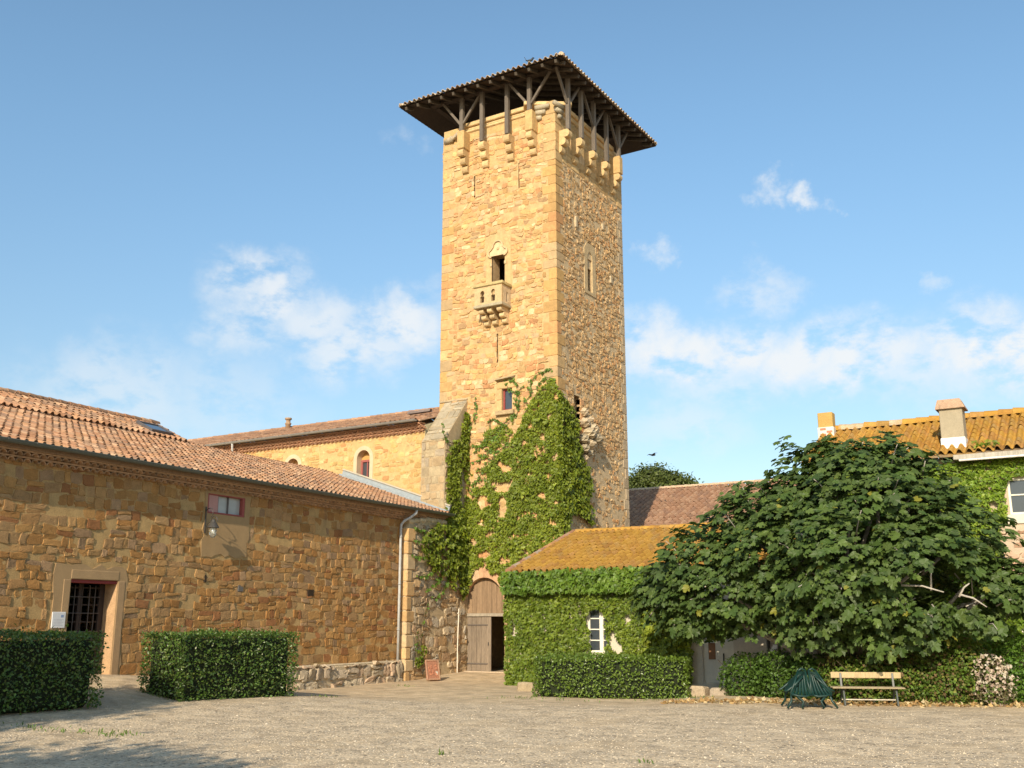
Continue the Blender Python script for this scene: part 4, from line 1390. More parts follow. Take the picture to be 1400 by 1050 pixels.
make_nave()


# ------------------------------------------------------------------ low ivy-clad house beside the tower
YF = 30.13
FL = Frame((0, YF, 0), (1, 0, 0), (0, -1, 0))


def casement(parent, fr, a0, a1, c0, c1, d, col, bars, mull, name='window', fw=.06):
    mb = MB()
    for lo, hi in (((a0, c0), (a0 + fw, c1)), ((a1 - fw, c0), (a1, c1)), ((a0 + fw, c0), (a1 - fw, c0 + fw)), ((a0 + fw, c1 - fw), (a1 - fw, c1))):
        fbox(mb, fr, (*lo, d - .05), (*hi, d + .03), col, .006)
    for m, w in mull:
        fbox(mb, fr, (m - w / 2, c0 + fw, d - .045), (m + w / 2, c1 - fw, d + .04), col, .006)
    for b in bars:
        fbox(mb, fr, (a0 + fw, b - .018, d - .03), (a1 - fw, b + .018, d + .02), col, .004)
    w = mb.build(name, M_PAINT, parent)
    mb = MB(); fbox(mb, fr, (a0 + fw * .8, c0 + fw * .8, d - .03), (a1 - fw * .8, c1 - fw * .8, d - .015), (.1, .1, .1), .002)
    mb.build('pane', M_GLASS, w)
    return w


def make_low():
    t = thing('ivy_house', 'low cottage under an orange lichened tile roof, walls hidden in ivy, beside tower', 'house', (-14, 32, 0))
    x0, x1 = -18.55, -8.3
    xr = -18.30
    win = (-15.60, -14.82, .95, 2.35, .2)
    dor = (-11.75, -10.75, .12, 2.1, .18)
    win2 = (-9.75, -9.1, .95, 1.5, .2)
    mb = MB()
    wall_base(mb, FL, x0, x1, -.5, 3.45, (.56, .50, .39), [win, dor, win2], rcol=(.62, .58, .5))
    prism(mb, Frame((x0, YF, 0), (0, 1, 0), (-1, 0, 0)), [(0.01, -.5), (8.4, -.5), (8.4, 3.4), (4.25, 4.7), (0.01, 3.3)], -.4, 0, (.52, .44, .32))
    fbox(mb, FL, (x0 + .1, -.4, -8.4), (x1, 3.3, -8.2), (.5, .42, .3))
    mb.build('wall', M_PLASTER, t)
    casement(t, FL, *win[:4], -.08, (.75, .71, .60), (1.32, 1.66, 2.0), ((-15.13, .13),))
    casement(t, FL, *win2[:4], -.1, (.10, .09, .08), (), ((-9.42, .05),))
    mb = MB()
    fbox(mb, FL, (dor[0], .12, -.17), (dor[1], 2.1, -.11), (.62, .58, .47), .01)
    d = mb.build('door', M_PAINT, t)
    mb = MB()
    fbox(mb, FL, (-11.58, .80, -.112), (-11.36, 1.28, -.095), (.22, .11, .05), .01)
    mb.build('door_window', M_PAINT, d)
    mb = MB(); fbox(mb, FL, (-11.12, .68, -.11), (-11.09, .98, -.07), (.05, .045, .04), .005)
    mb.build('handle', M_IRON, d)
    mb = MB()
    pit = math.atan(.352)
    cs, sn = math.cos(pit), math.sin(pit)
    ey, ez = YF - .42, 3.50
    dpt = 34.40 - ey
    tiled(mb, (xr, ey, ez), (1, 0, 0), (0, cs, sn), x1 - xr, dpt / cs, PAL_LICH, per=.235, row=.40, amp=.10, cvar=.08, step=.010, seed=91)
    rz = ez + dpt * .352
    tiled(mb, (xr, 34.4 + 4.4, rz - 1.5), (1, 0, 0), (0, -cs, sn), x1 - xr, 4.6, PAL_LICH, per=.22, row=.33, amp=.055, seed=92)
    ridge_tiles(mb, (xr + .1, 34.4, rz + .03), (x1, 34.4, rz + .03), PAL_LICH, seed=93)
    V = np.array([(xr, ey + .02, ez - .05), (x1, ey + .02, ez - .05), (x1, 34.4, rz - .06), (xr, 34.4, rz - .06)])
    mb.add(np.concatenate([V, V - (0, 0, .05)]), [(0, 1, 2, 3), (4, 7, 6, 5), (0, 4, 5, 1), (3, 2, 6, 7), (0, 3, 7, 4)], (.2, .14, .08))
    rf = mb.build('roof', M_LICHEN, t)
    mb = MB()
    ridge_tiles(mb, (xr - .03, ey - .02, ez + .055), (xr - .03, 34.4, rz + .055), [(.36, .19, .11), (.40, .24, .15), (.34, .26, .19), (.42, .22, .09), (.36, .30, .24)], r0=.095, step=.36, seed=94)
    mb.build('verge_tiles', M_TILE, rf)
    # door steps
    s = MB()
    box(s, (-11.95, 27.55, -.1), (-11.2, 28.1, .14), (.47, .37, .25), .04)
    return t


make_low()


def step_block(label, lo, hi, col, seed):
    rr = random.Random(seed)
    mb = MB()
    box(mb, lo, hi, col, .05)
    V = mb.V[0]
    V += np.array([[rr.uniform(-.02, .02) for _ in range(3)] for _ in range(len(V))])
    return tag(mb.build('stone_block', M_ROUGH), label, 'stone')


# stone steps before the shaded door, and a block by the ivy
step_block('squared stone block at the foot of the shaded grey door, left of the pair', (-11.15, 27.05, -.1), (-10.55, 27.55, .2), (.45, .36, .25), 1)
step_block('rounder stone block at the foot of the shaded grey door, right of the pair', (-10.47, 27.2, -.1), (-10.0, 27.6, .17), (.40, .33, .25), 2)
step_block('single pale stone at the left foot of the clipped hedge by the ivy', (-16.75, 27.6, -.2), (-16.2, 28.0, .10), (.38, .30, .19), 3)


# ------------------------------------------------------------------ building behind, right of the tower
def make_rear():
    t = thing('rear_building', 'long building behind the tower with pinkish tile roof half in tower shadow', 'building', (-16, 48, 0))
    pit = math.atan(.405)
    cs, sn = math.cos(pit), math.sin(pit)
    x0, x1 = -30., 4.
    ey, ez, ry = 44.4, 6.15, 51.
    mb = MB()
    rz = ez + (ry - ey) * .405
    tiled(mb, (x0, ey, ez), (1, 0, 0), (0, cs, sn), x1 - x0, (ry - ey) / cs, PAL_PINK, per=.30, row=.42, amp=.12, cvar=.08, step=.010, seed=101)
    V = np.array([(x0, ey, ez - .05), (x1, ey, ez - .05), (x1, ry, rz - .05), (x0, ry, rz - .05), (x1, ry + 6, ez - .05), (x0, ry + 6, ez - .05)])
    mb.add(V, [(0, 1, 2, 3), (3, 2, 4, 5)], (.3, .2, .14))
    ridge_tiles(mb, (x0, ry, rz + .05), (x1, ry, rz + .05), [(.55, .42, .28), (.5, .36, .24)], seed=102)
    mb.build('roof', M_TILE, t)
    mb = MB()
    box(mb, (x0 + .2, ey + .4, -.2), (x1 - .2, ry + 5.6, ez - .1), (.45, .36, .24))
    mb.build('wall', M_PLASTER, t)


make_rear()


# ------------------------------------------------------------------ house on the right
def make_house():
    t = thing('ivy_farmhouse', 'two storey farmhouse with orange lichened roof, ivy and white windows at right edge', 'house', (-3, 32, 0))
    x0, x1 = -8.15, 6.
    w1 = (-2.95, -1.75, 4.66, 5.62, .15)
    w2 = (-2.6, -1.5, 1.2, 2.7, .15)
    mb = MB()
    wall_base(mb, FL, x0, x1, 3.2, 6.3, (.50, .40, .29), [w1], rcol=(.7, .66, .58))
    wall_base(mb, FL, x0, x1, -.5, 3.2, (.50, .36, .25), [w2], rcol=(.7, .66, .58))
    rc = courses(-3.6, x1, 0, 4.25, (.15, .28), (.2, .5), h4([w2]), .15, 111)
    stones(mb, rc, FL, [(.52, .36, .25), (.56, .42, .30), (.47, .30, .20)], gap=.02, depth=.035, jit=.2, sq=.55, seed=112, rag=.8)
    prism(mb, Frame((x0, YF, 0), (0, 1, 0), (-1, 0, 0)), [(0.01, -.5), (5.4, -.5), (5.4, 6.2), (2.6, 7.5), (0.01, 6.2)], -.3, 0, (.5, .42, .3))
    fbox(mb, FL, (x0 + .1, -.4, -5.4), (x1, 6.2, -5.2), (.5, .42, .3))
    fbox(mb, FL, (-3.3, 4.42, -.05), (x1, 4.66, .045), (.62, .57, .47), .01)
    mb.build('wall', M_PLASTER, t)
    casement(t, FL, *w1[:4], -.02, (.78, .74, .60), (5.18,), ((-2.42, .10),))
    casement(t, FL, *w2[:4], -.02, (.78, .74, .62), (1.7, 2.2), ((-2.05, .09),))
    mb = MB()
    for k in range(9):
        fbox(mb, FL, (-3.25, 1.15 + k * .16, .02), (-2.65, 1.27 + k * .16, .06), (.78, .75, .66), .008)
    for x in (-3.24, -2.72):
        fbox(mb, FL, (x, 1.1, .0), (x + .07, 2.65, .075), (.78, .75, .66), .006)
    mb.build('shutter', M_PAINT, t)
    pit = math.atan(.50)
    cs, sn = math.cos(pit), math.sin(pit)
    ey, ez, ry = YF - .45, 6.36, 32.55
    rz = ez + (ry - ey) * .5
    mb = MB()
    tiled(mb, (x0 - .15, ey, ez), (1, 0, 0), (0, cs, sn), x1 - x0, (ry - ey) / cs, PAL_LICH, per=.235, row=.36, amp=.085, cvar=.10, step=.014, seed=113)
    tiled(mb, (x0 - .15, ry + 2.7, rz - 1.35), (1, 0, 0), (0, -cs, sn), x1 - x0, 3.0, PAL_LICH, per=.235, row=.31, amp=.05, seed=114)
    V = np.array([(x0, ey, ez - .05), (x1, ey, ez - .05), (x1, ry, rz - .05), (x0, ry, rz - .05)])
    mb.add(np.concatenate([V, V - (0, 0, .05)]), [(0, 1, 2, 3), (4, 7, 6, 5), (0, 4, 5, 1), (0, 3, 7, 4)], (.24, .18, .12))
    ridge_tiles(mb, (x0, ry, rz + .0), (x1, ry, rz + .0), PAL_LICH + [(.50, .38, .25)], r0=.16, seed=115)
    rf = mb.build('roof', M_LICHEN, t)
    mb = MB()
    fbox(mb, FL, (-4.15, 6.16, .36), (x1, 6.29, .52), (.42, .38, .31), .01)
    tube(mb, [(-4.0, ey - .1, 6.13), (x1, ey - .1, 6.16)], .03, (.75, .7, .62), 8)
    mb.build('fascia_board', M_WOOD, t)
    mb = MB()
    box(mb, (-4.48, 30.15, 6.2), (-3.88, 30.7, 7.70), (.38, .32, .22), .015)
    ch = mb.build('chimney', M_PLASTER, rf)
    mb = MB()
    box(mb, (-4.50, 30.13, 6.2), (-3.86, 30.72, 6.86), (.74, .72, .68), .015)
    mb.build('whitewashed_base', M_PLASTER, ch)
    mb = MB()
    c0, c1 = (-4.56, 30.07), (-3.80, 30.78)
    V = np.array([(c0[0], c0[1], 7.70), (c1[0], c0[1], 7.70), (c1[0], c1[1], 7.70), (c0[0], c1[1], 7.70), (c0[0] + .06, c0[1] + .1, 7.95), (c1[0] - .12, c0[1] + .1, 7.95), (c1[0] - .12, c1[1] - .1, 7.95), (c0[0] + .06, c1[1] - .1, 7.95)])
    F = [(3, 2, 1, 0), (4, 5, 6, 7), (0, 1, 5, 4), (1, 2, 6, 5), (2, 3, 7, 6), (3, 0, 4, 7)]
    V2 = V[:4] - (0, 0, .03)
    mb.add(np.concatenate([V, V2]), F + [(0, 8, 9, 1), (1, 9, 10, 2), (2, 10, 11, 3), (3, 11, 8, 0)], (.44, .29, .19))
    mb.build('chimney_cap', M_TILE, ch)
    mb = MB()
    box(mb, (-8.36, 32.15, 6.5), (-7.90, 32.5, 8.33), (.48, .31, .10), .015)
    ch = mb.build('chimney', M_PLASTER, rf, False)
    mb = MB()
    box(mb, (-8.38, 32.13, 6.5), (-7.88, 32.52, 7.86), (.66, .61, .54), .01)
    for k in range(5):
        fbox(mb, Frame((0, 32.13, 0), (1, 0, 0), (0, -1, 0)), (-8.30 + (k % 2) * .2, 7.40 + k * .09, -.05), (-8.12 + (k % 2) * .2, 7.47 + k * .09, .008), (.45, .2, .13), .004)
    mb.build('brick_base', M_PLASTER, ch)


make_house()


# ------------------------------------------------------------------ foliage
def leaves(mb, P, tip, nrm, size, tpl, faces, cols):
    """instances of a leaf template (x across, y along to the tip, z out of the leaf) baked into one mesh"""
    tip = tip / (np.linalg.norm(tip, axis=1)[:, None] + 1e-9)
    side = np.cross(tip, nrm); side /= np.linalg.norm(side, axis=1)[:, None] + 1e-9
    nn = np.cross(side, tip)
    T = np.array(tpl, float)
    V = P[:, None] + size[:, None, None] * (T[None, :, :1] * side[:, None] + T[None, :, 1:2] * tip[:, None] + T[None, :, 2:] * nn[:, None])
    n, m = len(P), len(T)
    F = np.array(faces)
    F = (F[None] + (np.arange(n) * m)[:, None, None]).reshape(-1, F.shape[1])
    mb.add(V.reshape(-1, 3), F, np.repeat(cols, m, 0))


IVY_T = [(0, 0, 0), (.42, .12, .05), (.5, .42, .02), (.22, .55, .06), (0, 1, -.08), (-.22, .55, .06), (-.5, .42, .02), (-.42, .12, .05), (0, .4, -.03)]
IVY_F = [(8, 0, 1), (8, 1, 2), (8, 2, 3), (8, 3, 4), (8, 4, 5), (8, 5, 6), (8, 6, 7), (8, 7, 0)]
HED_T = [(0, 0, 0), (.3, .45, .1), (0, 1, 0), (-.3, .45, .1)]
HED_F = [(0, 1, 2), (0, 2, 3)]
FIG_T = [(0, 0, 0), (.30, .02, .03), (.50, .26, -.04), (.36, .40, .03), (.47, .74, -.09), (.24, .72, .02), (.13, 1.0, -.10), (-.13, 1.0, -.10), (-.24, .72, .02), (-.47, .74, -.09), (-.36, .40, .03), (-.50, .26, -.04), (-.30, .02, .03), (0, .42, -.05)]
FIG_F = [(13, i, i + 1) for i in range(12)] + [(13, 12, 0)]


def inpoly(x, y, poly):
    p = np.array(poly)
    c = np.zeros(len(x), bool)
    j = len(p) - 1
    for i in range(len(p)):
        cond = ((p[i, 1] > y) != (p[j, 1] > y)) & (x < (p[j, 0] - p[i, 0]) * (y - p[i, 1]) / (p[j, 1] - p[i, 1] + 1e-12) + p[i, 0])
        c ^= cond
        j = i
    return c


def sample_poly(poly, n, r):
    p = np.array(poly)
    lo, hi = p.min(0), p.max(0)
    x = r.uniform(lo[0], hi[0], n * 4); y = r.uniform(lo[1], hi[1], n * 4)
    k = inpoly(x, y, poly)
    return x[k][:n], y[k][:n]


def wall_ivy(mb, fr, poly, dens, r, size=(.10, .17), thick=.16, gap=.0, gaps=(), keep=(), pal=None, seed=0, hang=.25, nf=2.2):
    p = np.array(poly)
    area = .5 * abs(np.dot(p[:, 0], np.roll(p[:, 1], 1)) - np.dot(p[:, 1], np.roll(p[:, 0], 1)))
    u, v = sample_poly(poly, int(area * dens), r)
    nz = fnoise(u, v, seed, nf)
    ok = nz > gap
    fine = fnoise(u, v, seed + 5, 7)
    for (gu, gv, ru, rv) in gaps:
        ok &= (((u - gu) / ru) ** 2 + ((v - gv) / rv) ** 2 + .35 * fine) > 1
    u, v, nz = u[ok], v[ok], nz[ok]
    n = len(u)
    bulge = thick * (.35 + .65 * np.clip(.5 + .5 * fnoise(u, v, seed + 9, 4.5), 0, 1))
    d = bulge * r.uniform(.25, 1, n) ** .6 + .02
    P = fr.p(u, v, d)
    up = np.array((0, 0, 1.))
    nrm = fr.N + r.normal(0, .55, (n, 3)) + up * .45
    nrm /= np.linalg.norm(nrm, axis=1)[:, None]
    tip = -up + fr.N * hang + r.normal(0, .42, (n, 3))
    tip -= (tip * nrm).sum(1)[:, None] * nrm * .6
    s = r.uniform(*size, n)
    pal = np.array(pal if pal is not None else [(.145, .19, .016), (.17, .22, .02), (.105, .15, .014), (.20, .24, .026), (.14, .185, .024)])
    c = pal[r.integers(0, len(pal), n)] * r.uniform(.75, 1.25, (n, 1))
    big = np.clip(.5 + .5 * fnoise(u, v, seed + 21, 1.4), 0, 1)[:, None]
    c = c * (.85 + .3 * big) * np.array((1, 1, 1)) + big * np.array((.03, .02, 0))
    leaves(mb, P, tip, nrm, s, IVY_T, IVY_F, c)


def tendril(mb, st, fr, p0, p1, sag, r, col=(.11, .19, .03), nl=26, size=(.07, .13)):
    t = np.linspace(0, 1, 12)
    p0, p1 = np.array(p0, float), np.array(p1, float)
    d = p1 - p0
    per = np.array((-d[1], d[0]))
    pts = p0 + t[:, None] * d + per * (sag * np.sin(math.pi * t) + .02 * np.sin(9 * t))[:, None]
    tube(st, fr.p(pts[:, 0], pts[:, 1], np.full(12, .05)), .011, (.16, .12, .07), 5)
    k = r.uniform(0, 1, nl)
    u = np.interp(k, t, pts[:, 0]) + r.normal(0, .035, nl); v = np.interp(k, t, pts[:, 1]) + r.normal(0, .035, nl)
    up = np.array((0, 0, 1.))
    nrm = fr.N + r.normal(0, .4, (nl, 3)) + up * .3
    tip = -up + fr.N * .3 + r.normal(0, .5, (nl, 3))
    c = np.array(col) * r.uniform(.75, 1.3, (nl, 1))
    leaves(mb, fr.p(u, v, r.uniform(.04, .1, nl)), tip, nrm / np.linalg.norm(nrm, axis=1)[:, None], r.uniform(*size, nl), IVY_T, IVY_F, c)


def make_tower_ivy():
    r = np.random.default_rng(201)
    mb, st = MB(), MB()
    poly = [(-23.2, 3.3), (-23.2, 6.4), (-22.7, 7.3), (-22.6, 7.8), (-21.8, 8.3), (-21.1, 8.9), (-20.6, 9.6), (-20.3, 10.3), (-19.7, 10.9), (-19.2, 11.35), (-18.72, 10.7), (-18.72, 4.75), (-20.9, 3.75), (-21.2, 3.2), (-21.6, 3.45), (-22.3, 4.1), (-22.8, 3.6)]
    gaps = [(-21.42, 7.14, .45, .26), (-21.45, 6.35, .22, .45), (-22.4, 6.62, .28, .30), (-22.5, 7.5, .35, .35), (-21.42, 4.25, .4, .14), (-20.5, 4.55, .25, .12), (-22.55, 3.5, .35, .5), (-19.74, 8.5, .35, .22), (-21.3, 7.9, .3, .18), (-22.3, 4.5, .35, .16), (-22.0, 5.3, .28, .18), (-20.4, 6.05, .3, .09), (-20.8, 5.2, .3, .07)]
    wall_ivy(mb, FF, poly, 620, r, nf=4.2, gap=-.50, gaps=[(g[0], g[1], g[2] * .95, g[3] * .95) for g in gaps], seed=202, thick=.2, size=(.06, .145))
    wall_ivy(mb, FF, [(-21.9, 3.7), (-22.2, 5.0), (-21.0, 6.2), (-20.6, 8.2), (-20.1, 9.6), (-19.3, 9.8), (-18.9, 7), (-18.9, 4.9), (-20.7, 4.0)], 200, r, nf=3.5, gap=.3, seed=207, thick=.36, size=(.08, .16))
    wall_ivy(mb, FF, [(-23.2, 6.2), (-23.0, 8.6), (-22.3, 9.5), (-21.4, 9.7), (-20.6, 11.0), (-20.0, 11.3), (-20.4, 10.3), (-21.2, 9.0), (-22.4, 8.2), (-22.7, 7.0)], 420, r, nf=4.5, gap=.22, seed=209, thick=.12, size=(.06, .13))
    # thicker mass wrapped round the corner onto the side
    side = [(34.2, 10.7), (34.9, 10.4), (35.4, 10.2), (35.75, 9.7), (35.75, 9.0), (36.1, 8.5), (36.6, 8.0), (36.9, 7.4), (36.75, 6.9), (36.5, 6.5), (36.3, 6.1), (35.7, 6.05), (35.2, 6.0), (34.75, 5.2), (34.2, 4.9)]
    wall_ivy(mb, FR, side, 420, r, nf=3.2, gap=-.65, seed=212, thick=.32, size=(.10, .17))
    wall_ivy(mb, FR, [(36.1, 6.6), (36.9, 6.4), (37.25, 5.7), (36.9, 5.65), (36.3, 5.9), (35.7, 6.1)], 160, r, seed=213, gap=-.5, thick=.3, hang=.9, size=(.10, .2))
    # side of the buttress and the pier top
    fb = Frame((-23.24, 0, 0), (0, 1, 0), (1, 0, 0))
    wall_ivy(mb, fb, [(34.15, 10.35), (34.43, 10.3), (34.43, 7.6), (34.2, 6.6), (34.43, 5.9), (34.43, 3.0), (34.0, 2.75), (33.7, 3.4), (33.3, 4.2), (32.9, 5.0), (32.85, 8.3), (33.25, 9.0), (33.7, 9.1)], 330, r, gap=-.75, seed=220, thick=.2, gaps=[(34.0, 7.2, .18, .9)])
    fp = Frame(WQ + WN * .28, WT, WN)
    wall_ivy(mb, fp, [(-3.6, 4.9), (-2.4, 5.6), (-.3, 5.6), (-.1, 3.0), (-1.0, 2.9), (-1.6, 3.7), (-2.4, 3.6), (-3.2, 4.2)], 210, r, gap=-.35, seed=230, thick=.3, hang=.7, size=(.10, .19))
    for (a, b, sg) in (((-2.2, 5.2), (-3.9, 4.9), .12), ((-2.2, 4.7), (-4.0, 4.3), .15), ((-2.0, 4.3), (-3.7, 3.6), .18), ((-1.8, 4.0), (-3.1, 3.1), .18), ((-1.4, 3.8), (-2.4, 2.8), .15), ((-2.4, 5.3), (-3.8, 5.35), .1)):
        tendril(mb, st, fp, a, b, sg, r, nl=34, size=(.1, .17))
    tendril(mb, st, fp, (-3.3, .4), (-2.6, 2.9), .12, r, nl=24)
    tendril(mb, st, fp, (-3.45, .5), (-3.55, 1.6), .08, r, nl=16)
    wall_ivy(mb, fp, [(-3.75, .3), (-3.1, .35), (-3.0, 1.0), (-3.5, 1.5)], 120, r, gap=-.4, seed=240, thick=.15)
    for (a, b, sg) in (((-20.5, 10.4), (-20.2, 11.3), -.2), ((-20.2, 11.2), (-19.2, 11.65), .12), ((-19.9, 10.9), (-19.05, 11.2), .3), ((-20.7, 10.1), (-20.55, 11.1), .25), ((-20.6, 10.9), (-21.35, 11.35), .2), ((-21.5, 11.5), (-20.75, 11.15), .15),
                       ((-22.4, 8.1), (-21.2, 8.9), -.1), ((-22.5, 8.4), (-21.6, 9.5), -.2), ((-22.9, 8.6), (-22.1, 9.9), -.25), ((-22.2, 9.85), (-21.4, 9.5), .2), ((-22.7, 7.9), (-21.6, 8.3), -.12), ((-22.95, 8.9), (-22.2, 9.2), -.2), ((-23.1, 9.6), (-22.8, 10.9), -.1), ((-22.3, 8.9), (-21.3, 9.3), .1), ((-22.0, 8.3), (-21.0, 8.9), .08), ((-19.6, 10.6), (-19.0, 9.9), .2), ((-22.8, 7.4), (-21.7, 8.1), -.15), ((-23.0, 8.2), (-21.9, 8.8), -.12), ((-22.6, 9.0), (-21.5, 9.6), -.18), ((-21.9, 9.1), (-20.8, 10.0), .12), ((-23.0, 7.0), (-22.2, 7.9), .1), ((-21.3, 9.6), (-20.7, 10.6), -.15)):
        tendril(mb, st, FF, a, b, sg, r, nl=30)
    for (a, b, sg) in (((33.0, 8.9), (32.6, 9.6), .2),):
        tendril(mb, st, fb, a, b, sg, r)
    iv = mb.build('ivy', M_LEAF)
    tag(iv, 'bright green ivy climbing the tower base and buttress above the arched door', 'climbing plant')
    st.build('stem', M_BARK, iv)


make_tower_ivy()


def make_house_ivies():
    r = np.random.default_rng(301)
    mb = MB()
    poly = [(-18.62, -.15), (-18.62, 3.2), (-18.5, 3.55), (-12.0, 3.6), (-12.05, -.1)]
    gaps = [(-15.22, 1.95, .34, .42), (-15.16, 1.35, .34, .5), (-14.62, 1.38, .16, .32), (-14.45, 1.12, .16, .16), (-18.30, 1.62, .1, .22), (-15.75, 2.2, .12, .1), (-14.1, 2.0, .1, .14)]
    wall_ivy(mb, FL, poly, 660, r, gap=-1.8, gaps=gaps, seed=302, thick=.30, size=(.055, .14), pal=[(.10, .155, .016), (.125, .18, .02), (.075, .125, .014), (.15, .205, .024)])
    # overhanging fringe below the eave and a thick end column
    wall_ivy(mb, Frame((0, YF - .30, 0), (1, 0, 0), (0, -1, 0)), [(-18.6, 2.85), (-18.6, 3.55), (-11.9, 3.62), (-11.9, 2.85)], 340, r, gap=-.75, seed=312, thick=.2, hang=.15, size=(.12, .19), pal=[(.09, .17, .02), (.07, .135, .02), (.12, .20, .025)])
    wall_ivy(mb, FL, [(-13.4, -.1), (-13.6, 2.5), (-12.0, 2.6), (-11.95, -.1)], 260, r, gap=-1.5, seed=322, thick=.55, size=(.10, .17))
    # left return
    fs = Frame((-18.57, 0, 0), (0, 1, 0), (-1, 0, 0))
    wall_ivy(mb, fs, [(30.1, -.1), (30.1, 3.4), (31.5, 3.6), (31.5, -.1)], 160, r, gap=-1.2, seed=332, thick=.15)
    iv = mb.build('ivy', M_LEAF)
    tag(iv, 'dense green ivy covering the low cottage front around a small white window', 'climbing plant')
    mb = MB()
    poly = [(-8.2, 1.0), (-8.2, 6.1), (-2.2, 6.22), (-2.2, 5.75), (-2.9, 5.6), (-3.05, 5.2), (-3.0, 4.6), (-3.25, 4.25), (-3.2, 3.3), (-2.9, 2.8), (-2.3, 2.7), (-2.3, 1.0)]
    wall_ivy(mb, FL, poly, 560, r, gap=-1.5, seed=342, thick=.3, size=(.06, .145), pal=[(.13, .22, .02), (.16, .25, .025), (.10, .18, .02), (.19, .26, .03)],
             gaps=[(-3.0, 3.4, .3, .5), (-3.1, 2.45, .12, .2), (-3.3, 4.95, .14, .12)])
    iv = mb.build('ivy', M_LEAF)
    tag(iv, 'yellowish green ivy hanging over the farmhouse front beside the upper white window', 'climbing plant')
    mb = MB()
    r2 = np.random.default_rng(303)
    wall_ivy(mb, Frame((0, 29.85, 0), (1, 0, 0), (0, -.7, .7)), [(-3.7, 6.45), (-3.0, 6.45), (-3.1, 6.62), (-3.6, 6.6)], 300, r2, gap=-2, seed=350, thick=.15)
    tag(mb.build('weed_tuft', M_LEAF), 'small green weed tuft growing on farmhouse roof edge by the chimney', 'plant')


make_house_ivies()


def box_hedge(name, label, c0, c1, zb, zt, dens, pal, seed, size=(.05, .085), rot=0., group=None, faces='fblrt', rag=.085):
    """clipped hedge: leaves over every face of a box, an added dark core inside"""
    r = np.random.default_rng(seed)
    cx, cy = (c0[0] + c1[0]) / 2, (c0[1] + c1[1]) / 2
    lx, ly, lz = c1[0] - c0[0], c1[1] - c0[1], zt - zb
    t = thing(name, label, 'hedge', (cx, cy, zb), R(rot), group, local=True)
    mb = MB()
    box(mb, (-lx / 2 + .13, -ly / 2 + .13, 0), (lx / 2 - .13, ly / 2 - .13, lz - .13), (.018, .024, .010), .1)  # solid dark box added to block light between the leaves
    mb.build('light_block_core', M_BARK, t)
    mb = MB()
    spec = {'f': ((-lx / 2, -ly / 2), (1, 0, 0), (0, -1, 0), lx), 'b': ((-lx / 2, ly / 2), (1, 0, 0), (0, 1, 0), lx), 'l': ((-lx / 2, -ly / 2), (0, 1, 0), (-1, 0, 0), ly), 'r': ((lx / 2, -ly / 2), (0, 1, 0), (1, 0, 0), ly)}
    pal = np.array(pal)

    def put(P, N):
        n = len(P)
        nn = N + r.normal(0, .6, (n, 3)) + np.array((0, 0, .35))
        nn /= np.linalg.norm(nn, axis=1)[:, None]
        tip = N * .7 + np.array((0, 0, .35)) + r.normal(0, .75, (n, 3))
        tip -= (tip * nn).sum(1)[:, None] * nn * .7
        c = pal[r.integers(0, len(pal), n)] * r.uniform(.7, 1.3, (n, 1))
        dry = (fnoise(P[:, 0] * 1.2 + P[:, 1], P[:, 2] * 2, seed + 7, 1.6) > .95) & (r.random(n) > .45)
        c[dry] = np.array((.16, .12, .04)) * r.uniform(.7, 1.2, (dry.sum(), 1))
        leaves(mb, P, tip, nn, r.uniform(*size, n) * r.uniform(.75, 1.2, n), HED_T, HED_F, c)
    for f in faces:
        if f == 't':
            n = int(lx * ly * dens)
            u, v = r.uniform(-lx / 2, lx / 2, n), r.uniform(-ly / 2, ly / 2, n)
            w = rag * fnoise(u * 1.6, v * 1.6, seed, 1.5)
            put(np.stack([u, v, lz - r.uniform(0, .16, n) ** 1.2 + w + (r.random(n) > .975) * r.uniform(.03, .16, n)], 1), np.array((0, 0, 1.)))
        else:
            o, U, N, L_ = spec[f]
            n = int(L_ * lz * dens)
            u, v = r.uniform(0, L_, n), r.uniform(0, lz, n)
            d = -r.uniform(0, 1, n) ** 1.5 * .17 + rag * fnoise(u * 1.6, v * 1.6, seed + 1, 1.5)
            put(Frame((o[0], o[1], 0), U, N).p(u, v, d), np.array(N, float))
    lf = mb.build('leaves', M_HEDGE, t)
    return t


HP = [(.060, .115, .016), (.078, .142, .02), (.048, .092, .014), (.10, .17, .026), (.11, .14, .03)]
box_hedge('clipped_hedge', 'dark clipped box hedge in shade at the left picture edge below the white sign', (-19.75, 6.6), (-18.4, 14.1), .22, 1.66, 620, HP, 401, rot=0)
box_hedge('clipped_hedge', 'clipped box hedge standing free between the barred door and the plinth', (-19.95, 16.25), (-18.55, 19.95), .05, 1.63, 720, HP, 402)
box_hedge('clipped_hedge', 'long low clipped hedge before the ivy covered cottage and its white window', (-14.95, 25.75), (-10.8, 26.75), -.12, .97, 620, [(.095, .155, .018), (.115, .18, .02), (.075, .125, .016), (.135, .195, .03)], 403, rot=19.7, size=(.05, .09))


